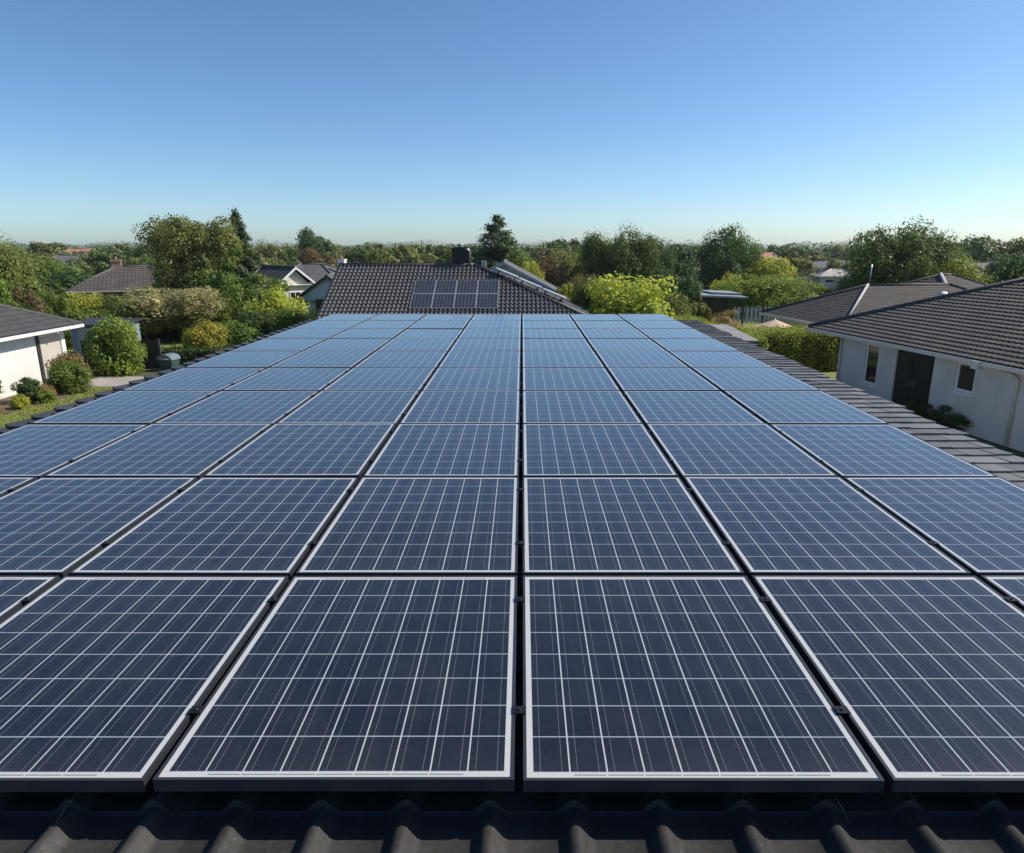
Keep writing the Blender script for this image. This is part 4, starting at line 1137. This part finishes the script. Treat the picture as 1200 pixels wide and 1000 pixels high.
BELT = [
    (-80.2, 107.2, 4.44, 4.78, 's', '3', 3), (-62.3, 87.0, 4.46, 4.28, 'r', '0', 2), (-69.4, 101.9, 4.92, 4.57, 'r', '3', 1), (-63.7, 99.9, 4.4, 3.77, 'r', '0', 3),
    (-63.7, 107.0, 5.83, 6.12, 'r', '0', 1), (-62.7, 115.7, 4.02, 3.68, 's', '3', 1), (-43.1, 92.2, 5.52, 5.99, 't', '1', 1), (-45.1, 98.3, 5.59, 4.06, 'r', '2', 3),
    (-33.6, 86.1, 5.33, 4.39, 'r', '1', 3), (-34.2, 96.7, 4.7, 3.4, 'r', '3', 2), (-37.8, 114.7, 4.36, 3.69, 'b', '0', 2), (-24.3, 87.6, 4.44, 3.46, 'r', '1', 2),
    (-20.7, 103.4, 5.41, 4.78, 'b', '3', 2), (-22.3, 115.2, 4.06, 2.99, 'r', '2', 3), (-14.1, 98.3, 5.38, 5.28, 'r', '1', 3), (-9.4, 96.8, 5.7, 4.33, 's', '1', 2),
    (-5.3, 91.5, 4.33, 3.96, 't', '0', 1), (0.1, 111.2, 5.38, 5.17, 'r', '0', 3), (4.6, 87.1, 4.61, 3.47, 's', '2', 1), (12.0, 107.4, 5.65, 4.94, 'r', '0', 2),
    (13.6, 96.0, 4.25, 4.42, 'b', '1', 2), (19.7, 109.4, 5.35, 4.75, 'r', '0', 2), (26.8, 113.9, 5.51, 5.92, 'r', '0', 1), (28.7, 102.7, 4.91, 4.42, 'r', '1', 3),
    (32.1, 106.0, 5.3, 4.9, 's', '1', 2), (37.1, 95.0, 4.7, 5.09, 'r', '3', 1), (41.5, 105.7, 4.88, 3.91, 's', '1', 2), (44.0, 95.8, 4.76, 4.01, 'r', '3', 2),
    (57.6, 111.1, 5.2, 5.4, 's', '1', 2), (65.2, 118.5, 4.82, 3.69, 'r', '1', 2), (66.2, 109.5, 4.53, 3.48, 'b', '2', 3), (74.3, 117.8, 4.78, 5.0, 'r', '3', 1),
    (63.9, 92.7, 4.87, 3.76, 's', '0', 3), (83.0, 110.4, 4.06, 3.11, 'r', '0', 2), (-135.9, 178.2, 5.4, 5.22, 'r', '1', 3), (-114.9, 158.6, 6.01, 6.98, 'r', '1', 2),
    (-120.6, 177.4, 4.74, 5.1, 'b', '1', 1), (-103.2, 155.2, 5.9, 5.93, 'b', '1', 2), (-106.4, 170.0, 4.89, 5.17, 'r', '1', 1), (-79.2, 133.6, 5.59, 4.92, 'r', '2', 1),
    (-77.9, 144.3, 6.38, 5.38, 'b', '2', 3), (-68.3, 132.7, 4.95, 4.7, 't', '0', 2), (-66.0, 141.0, 5.74, 6.8, 'r', '2', 3), (-60.3, 139.3, 5.55, 5.37, 'r', '1', 2),
    (-75.1, 176.1, 6.49, 6.9, 't', '0', 2), (-50.0, 127.2, 5.72, 5.68, 'b', '1', 1), (-59.1, 176.4, 6.03, 5.47, 'r', '3', 2), (-43.3, 141.1, 5.59, 5.91, 'b', '3', 1),
    (-36.3, 125.9, 5.88, 6.37, 'b', '1', 3), (-37.3, 154.1, 5.78, 6.35, 'b', '0', 1), (-25.6, 125.2, 5.29, 4.46, 's', '2', 1), (-20.3, 125.8, 5.67, 5.84, 's', '3', 3),
    (-18.5, 151.5, 5.74, 5.49, 's', '0', 2), (-13.9, 150.6, 5.88, 4.71, 't', '2', 2), (-10.9, 160.7, 5.88, 5.09, 's', '2', 2), (-5.5, 178.5, 5.66, 5.75, 'r', '0', 3),
    (1.9, 137.7, 5.08, 5.41, 'r', '1', 3), (3.4, 148.6, 5.7, 5.67, 'r', '0', 1), (13.3, 158.8, 6.25, 7.23, 'r', '3', 2), (14.8, 133.2, 5.69, 4.92, 'b', '0', 1),
    (23.0, 155.6, 5.08, 4.63, 'b', '2', 1), (31.5, 165.8, 6.23, 6.06, 'r', '3', 3), (31.4, 151.9, 5.25, 6.13, 'r', '3', 2), (33.5, 133.3, 5.54, 6.45, 'b', '2', 3),
    (36.5, 137.1, 5.97, 6.77, 'r', '2', 1), (55.6, 169.4, 5.6, 5.36, 'r', '3', 1), (54.1, 161.0, 5.2, 4.35, 'r', '2', 3), (57.2, 149.9, 5.6, 6.64, 'r', '2', 1),
    (64.4, 154.8, 4.9, 5.77, 't', '3', 1), (73.2, 166.2, 4.71, 4.7, 'r', '0', 3), (77.2, 159.4, 6.02, 5.62, 'b', '3', 2), (87.8, 168.8, 5.07, 4.78, 'r', '3', 2),
    (98.6, 177.9, 6.47, 7.74, 'r', '3', 1), (85.2, 146.8, 6.34, 5.59, 'r', '1', 2), (100.6, 161.4, 5.66, 5.21, 'b', '1', 2), (97.9, 150.6, 6.14, 5.3, 'r', '1', 2),
    (92.1, 133.4, 5.9, 5.1, 'r', '3', 1), (94.8, 126.8, 5.79, 6.38, 'r', '0', 3), (-147.6, 192.4, 5.5, 5.38, 's', '1', 2), (-179.1, 239.9, 5.16, 4.73, 's', '0', 3),
    (-156.3, 215.4, 6.26, 8.68, 'r', '3', 2), (-145.7, 210.3, 6.82, 9.53, 't', '0', 1), (-140.5, 209.3, 6.86, 8.26, 's', '1', 1), (-154.0, 240.8, 5.77, 5.69, 'r', '2', 3),
    (-151.7, 252.2, 5.71, 5.81, 't', '0', 2), (-116.4, 195.9, 6.78, 7.44, 'r', '0', 2), (-158.6, 281.7, 5.88, 7.86, 'r', '0', 3), (-132.5, 245.9, 6.08, 5.73, 'r', '0', 1),
    (-124.8, 249.6, 5.95, 7.9, 'r', '2', 1), (-116.7, 238.5, 6.28, 8.06, 'b', '3', 1), (-121.2, 269.8, 6.61, 7.43, 'r', '2', 1), (-89.3, 205.3, 5.6, 5.78, 't', '1', 1),
    (-85.8, 204.3, 6.5, 6.12, 't', '2', 3), (-85.7, 217.0, 5.73, 5.3, 'r', '1', 2), (-106.0, 287.4, 5.58, 6.08, 'b', '0', 2), (-85.4, 262.0, 6.01, 6.74, 's', '3', 1),
    (-81.6, 270.1, 6.7, 8.75, 't', '2', 1), (-64.6, 225.3, 6.77, 7.78, 'r', '1', 1), (-49.2, 197.0, 5.96, 5.45, 'r', '0', 2), (-56.4, 238.0, 5.25, 4.77, 'b', '1', 1),
    (-48.2, 229.9, 7.03, 8.38, 'r', '3', 1), (-38.9, 219.5, 5.86, 5.7, 't', '1', 1), (-35.3, 226.7, 6.61, 7.92, 'r', '1', 1), (-32.4, 274.4, 6.12, 8.47, 'b', '0', 1),
    (-19.3, 204.0, 5.76, 5.78, 'r', '0', 3), (-15.8, 215.9, 6.35, 7.18, 'r', '1', 1), (-11.7, 223.4, 5.62, 7.26, 'r', '1', 1), (-6.5, 279.6, 5.27, 4.9, 't', '1', 2),
    (1.4, 205.7, 6.09, 5.59, 'r', '1', 1), (4.9, 272.9, 5.25, 6.81, 'r', '1', 3), (12.1, 241.7, 6.94, 6.94, 's', '0', 1), (18.9, 246.3, 6.78, 7.42, 'r', '3', 1),
    (25.8, 257.1, 6.16, 7.22, 's', '1', 2), (39.8, 298.1, 5.2, 6.48, 's', '0', 3), (30.7, 206.1, 5.3, 4.82, 'b', '0', 2), (36.4, 221.5, 5.6, 6.75, 's', '1', 2),
    (56.2, 296.5, 5.19, 5.28, 'r', '0', 3), (65.7, 295.8, 6.59, 8.57, 's', '2', 3), (63.5, 251.8, 6.99, 6.72, 'r', '2', 2), (62.0, 233.3, 6.33, 6.26, 's', '2', 1),
    (88.9, 290.1, 6.49, 6.19, 's', '2', 3), (87.5, 268.7, 5.33, 5.36, 'r', '1', 3), (72.7, 198.6, 6.75, 7.47, 'r', '0', 3), (75.2, 196.9, 5.52, 7.4, 's', '1', 2),
    (87.3, 215.4, 5.92, 6.05, 't', '1', 1), (113.6, 256.6, 6.82, 6.24, 'r', '1', 3), (115.0, 251.1, 6.29, 6.68, 'r', '3', 3), (106.6, 226.3, 5.27, 5.1, 'b', '0', 2),
    (106.8, 210.8, 6.28, 8.48, 's', '2', 2), (146.8, 282.4, 5.81, 5.55, 'r', '0', 2), (141.3, 257.7, 5.62, 7.12, 'r', '3', 3), (173.2, 295.3, 5.1, 4.86, 'r', '0', 1),
    (129.0, 212.7, 6.16, 7.63, 's', '0', 1), (149.0, 234.4, 6.36, 6.1, 'b', '1', 1), (175.0, 265.2, 5.17, 7.1, 'r', '1', 3), (180.6, 268.4, 5.5, 7.7, 's', '0', 2),
    (163.8, 232.0, 6.12, 7.64, 'r', '2', 1), (163.0, 222.6, 5.47, 6.34, 'r', '0', 2), (80.3, 129.5, 6.87, 4.42, 'r', '2', 2), (69.3, 110.1, 6.49, 5.56, 'r', '0', 2),
    (69.3, 107.5, 7.84, 6.51, 'r', '0', 1), (67.6, 103.8, 7.17, 5.42, 'r', '0', 1), (85.2, 129.1, 7.35, 4.6, 'r', '2', 3), (74.3, 111.5, 7.66, 6.37, 'b', '1', 3),
    (87.1, 127.9, 7.05, 5.47, 'r', '0', 2), (84.0, 121.9, 6.52, 5.52, 't', '0', 1), (87.8, 126.2, 6.72, 4.88, 'r', '1', 1), (76.8, 108.8, 7.65, 5.42, 'r', '3', 3),
    (71.1, 99.3, 7.0, 4.35, 't', '0', 2), (91.3, 126.0, 8.18, 6.94, 'r', '2', 2), (73.4, 99.8, 6.3, 5.55, 'r', '0', 1), (91.7, 123.4, 7.92, 6.31, 'r', '0', 1),
    (-24.9, 114.7, 5.81, 4.72, 'r', '0', 1), (-27.5, 132.2, 6.39, 5.09, 'b', '1', 1), (-28.8, 148.3, 6.9, 4.85, 't', '0', 1), (-20.6, 124.1, 6.72, 5.74, 't', '0', 3),
    (-21.2, 135.8, 6.48, 5.58, 'r', '0', 3), (-16.2, 119.3, 6.67, 5.06, 't', '0', 3), (-11.4, 106.2, 6.09, 4.6, 'b', '2', 2), (-15.0, 149.4, 6.73, 5.97, 'r', '3', 2),
    (3.4, 92.8, 6.27, 4.52, 'b', '1', 3), (5.1, 108.7, 6.6, 4.7, 'r', '2', 3), (5.7, 100.4, 7.05, 5.06, 'r', '0', 2), (8.8, 138.4, 7.16, 6.14, 's', '0', 2),
    (7.3, 102.6, 6.82, 5.0, 'r', '3', 2), (10.5, 119.6, 5.98, 5.19, 'b', '0', 3), (8.9, 92.6, 6.34, 4.45, 'r', '3', 3), (12.2, 114.7, 7.26, 5.94, 'r', '1', 3),
    (-94.9, 166.6, 6.4, 5.51, 's', '0', 3), (-75.4, 143.2, 6.79, 4.89, 't', '1', 3), (-82.4, 166.2, 6.09, 6.01, 's', '1', 1), (-75.1, 160.3, 6.51, 5.14, 'r', '2', 3),
    (-79.2, 185.1, 7.02, 5.37, 'r', '1', 3), (-61.0, 150.3, 6.57, 4.75, 't', '1', 3), (-59.7, 165.9, 6.84, 6.67, 'r', '3', 3), (-51.7, 162.4, 6.0, 4.46, 'r', '2', 2),
    (-44.6, 165.1, 6.81, 5.26, 'r', '1', 3), (-42.8, 179.2, 6.81, 4.99, 'r', '1', 2),
]
for (n_, lab, x, y, h, wd, kind, mat, sd, res, cat) in TREES:
    tree(n_, lab, x, y, h, wd, kind, mat, sd, res, cat)
KN = {'r': 'round', 't': 'tall', 'b': 'ball', 's': 'spread'}
FM = {'0': L_far, '1': L_far2, '2': L_dark, '3': L_olive}
BL = {'0': 'mid green tree in the far tree belt on the horizon', '1': 'olive toned tree in the far tree belt on the horizon',
      '2': 'very dark tree in the far tree belt on the horizon', '3': 'yellowish olive tree in the far tree belt on the horizon'}
for (x, y, h, wd, k, mt, sd) in BELT:
    tree('belt_tree', BL[mt], x, y, h, wd, KN[k], FM[mt], sd, 'lo', 'tree', 'trees of the far belt: ' + BL[mt].split(' tree')[0])

# farther woodland that reads as one mass
rng = np.random.default_rng(4)
C, Rr = [], []
for i in range(900):
    d = rng.uniform(300, 1100); an = rng.uniform(-0.82, 0.82)
    s = rng.uniform(3.0, 7.5) * (1 + d / 1500)
    C.append([math.sin(an) * d * 1.15, d, rng.uniform(0.4, 2.2) + s * 0.35]); Rr.append(s)
P, N, S, T = clump_cloud(rng, np.array(C), np.array(Rr), 110, 0.5, squash=0.62)
keep = P[:, 2] < 6.0 + P[:, 1] * 0.004 * (1 + np.sin(P[:, 0] / P[:, 1] * 31) * 0.7 + np.sin(P[:, 0] / P[:, 1] * 83) * 0.5)
me = leaf_mesh('distant_woodland', P[keep], N[keep], S[keep], T[keep])
o = link('distant_woodland', me, L_far)
tag(o, 'distant woodland along the horizon line', 'woodland', None, 'stuff')

# clipped hedges: leaves on a boxy body
def hedge(name, label, x0, y0, x1, y1, wdt, h, mat, size=0.05, dens=330, seed=1):
    ang = math.atan2(y1 - y0, x1 - x0); ln = math.hypot(x1 - x0, y1 - y0)
    root = empty(name, ((x0 + x1) / 2, (y0 + y1) / 2, 0), ang, label, 'hedge')
    r = np.random.default_rng(seed)
    P, N = [], []
    def face(n_, org, a, b_, nn):
        q = r.uniform(size=(n_, 2)); p = np.array(org) + q[:, :1] * np.array(a) + q[:, 1:] * np.array(b_)
        wob = 0.05 * np.sin(p[:, :1] * 3.1 + p[:, 2:] * 2.0 + seed) + 0.03 * np.sin(p[:, :1] * 7.3 - p[:, 1:2] * 4)
        P.append(p + np.array(nn) * (wob + r.normal(size=(n_, 1)) * 0.05)); N.append(np.array(nn) + r.normal(size=(n_, 3)) * 0.6)
    l2, w2 = ln / 2, wdt / 2
    face(int(dens*ln*h), (-l2,-w2,0.02), (ln,0,0), (0,0,h), (0,-1,0)); face(int(dens*ln*h), (-l2,w2,0.02), (ln,0,0), (0,0,h), (0,1,0))
    face(int(dens*1.3*ln*wdt), (-l2,-w2,h), (ln,0,0), (0,wdt,0), (0,0,1))
    face(int(dens*h*wdt), (-l2,-w2,0.02), (0,wdt,0), (0,0,h), (-1,0,0)); face(int(dens*h*wdt), (l2,-w2,0.02), (0,wdt,0), (0,0,h), (1,0,0))
    m_ = int(dens*0.35*ln*wdt)
    p = np.stack([r.uniform(-l2, l2, m_), r.uniform(-w2, w2, m_), h + np.abs(r.normal(size=m_)) * 0.10], 1); P.append(p); N.append(r.normal(size=(m_, 3)))
    P, N = np.concatenate(P), np.concatenate(N)
    P[:, 2] = np.maximum(P[:, 2], 0.01)
    n_ = len(P)
    me = leaf_mesh('foliage', P, N, size * r.uniform(0.6, 1.3, n_), np.clip(r.normal(0.5, 0.25, n_), 0, 1))
    link('foliage', me, mat, root)
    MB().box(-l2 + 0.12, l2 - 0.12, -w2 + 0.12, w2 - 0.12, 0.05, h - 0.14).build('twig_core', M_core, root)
    return root
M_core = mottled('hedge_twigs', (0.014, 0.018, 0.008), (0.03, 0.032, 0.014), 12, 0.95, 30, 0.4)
hedge('clipped_hedge', 'bright green clipped hedge in front of the grey house corner', 10.2, 31.8, 15.2, 32.8, 2.2, 1.80, L_fresh, 0.042, 560, 1)
hedge('clipped_hedge', 'clipped hedge running back from the flat roofed shed', 9.9, 29.6, 8.8, 38.5, 1.6, 1.80, L_fresh, 0.045, 480, 2)
hedge('clipped_hedge', 'low dark hedge behind the garden bin', -18.2, 33.6, -13.9, 34.0, 0.8, 0.75, L_dark, 0.05, 320, 3)
hedge('clipped_hedge', 'dark shaded hedge along the back of the small lawn', -24.5, 43.6, -15.5, 44.2, 1.0, 1.1, L_dark, 0.06, 240, 4)

# shrubs of the bed by the white house (low ones, seen close)
BED = [('bed_shrub', 'twiggy green shrub in front of the white wall', -18.75, 23.9, 1.45, 1.35, 'spread', L_green, 2),
       ('bed_shrub', 'large round shrub with bronze top at the white house corner', -17.7, 26.9, 1.5, 1.75, 'ball', L_green, 1),
       ('bed_shrub', 'bronze tipped shrub behind the large round shrub', -18.1, 27.6, 1.85, 1.5, 'ball', L_bronze, 2),
       ('bed_shrub', 'dark green shrub between the twiggy and the round shrub', -18.2, 25.2, 1.1, 1.2, 'low', L_dark, 1),
       ('bed_shrub', 'pink flowering low shrub in the middle of the bed', -17.75, 25.5, 0.75, 0.8, 'low', L_pink, 2),
       ('bed_shrub', 'green low shrub at the lawn edge below the pink one', -17.45, 25.0, 0.6, 0.8, 'low', L_bright, 1),
       ('bed_shrub', 'red flowering shrub beneath the twiggy green shrub', -18.1, 23.3, 0.8, 0.9, 'low', L_pink, 1),
       ('bed_shrub', 'olive shrub cut by the frame edge near the lawn', -18.6, 22.5, 0.95, 1.1, 'low', L_olive, 2),
       ('bed_shrub', 'small yellow green shrub at the front of the bed', -17.7, 24.1, 0.6, 0.75, 'low', L_lime, 2),
       ('bed_shrub', 'tiny lime plant by the lawn at the frame edge', -17.9, 21.6, 0.45, 0.6, 'low', L_lime, 1)]
for (n_, lab, x, y, h, wd, kind, mat, sd) in BED:
    tree(n_, lab, x - 0.45, y, h * 0.88, wd * 0.76, kind, mat, sd, 'leafy', 'shrub')
WALL = [('dark rounded shrub against the grey wall under the small window', 14.05, 21.2, 0.8, 1.3), ('dark low shrub beside the double door of the grey house', 13.55, 22.35, 0.75, 1.2),
        ('dark small plant under the tall narrow window', 12.6, 25.4, 0.5, 0.8), ('leafy plant at the far corner of the grey house', 12.1, 27.5, 0.9, 1.1)]
for i, (lab, x, y, h, wd) in enumerate(WALL):
    tree('wall_shrub', lab, x - 0.35, y, h, wd, 'low', L_dark, 1 + i % 2, 'mid', 'shrub')

# grass blades on the lawn that can be seen
r = np.random.default_rng(8)
n_ = 16000
P = np.stack([r.uniform(-20, -9, n_), r.uniform(19.5, 27.9, n_), np.full(n_, 0.035)], 1)
bed = P[:, 0] < np.interp(P[:, 1], [17, 22, 25.5, 27.2, 28], [-18.6, -18.35, -17.75, -17.5, -18.1]) + r.normal(size=n_) * 0.05
P = P[~bed]; n_ = len(P)
N = np.stack([r.normal(size=n_), r.normal(size=n_), r.normal(size=n_) * 0.5], 1)
me = leaf_mesh('lawn_grass', P, N, r.uniform(0.02, 0.045, n_), np.clip(r.normal(0.5, 0.25, n_), 0, 1))
o = link('lawn_grass', me, L_grass)
tag(o, 'short mown grass of the sunlit lawn by the white house', 'grass', None, 'stuff')

# thin summer haze
HZ = bpy.data.materials.new('haze'); HZ.use_nodes = True
hn = HZ.node_tree; hn.nodes.clear()
ho = hn.nodes.new('ShaderNodeOutputMaterial'); hv = hn.nodes.new('ShaderNodeVolumePrincipled')
hv.inputs['Color'].default_value = (0.90, 0.95, 1.0, 1)
hv.inputs['Density'].default_value = 0.00016
hv.inputs['Anisotropy'].default_value = 0.2
hn.links.new(hv.outputs[0], ho.inputs['Volume'])
o = MB().box(-1650, 1650, -350, 1850, -1.0, 14.0).build('haze', HZ)
tag(o, 'pale summer haze lying over the gardens', 'haze', None, 'stuff')
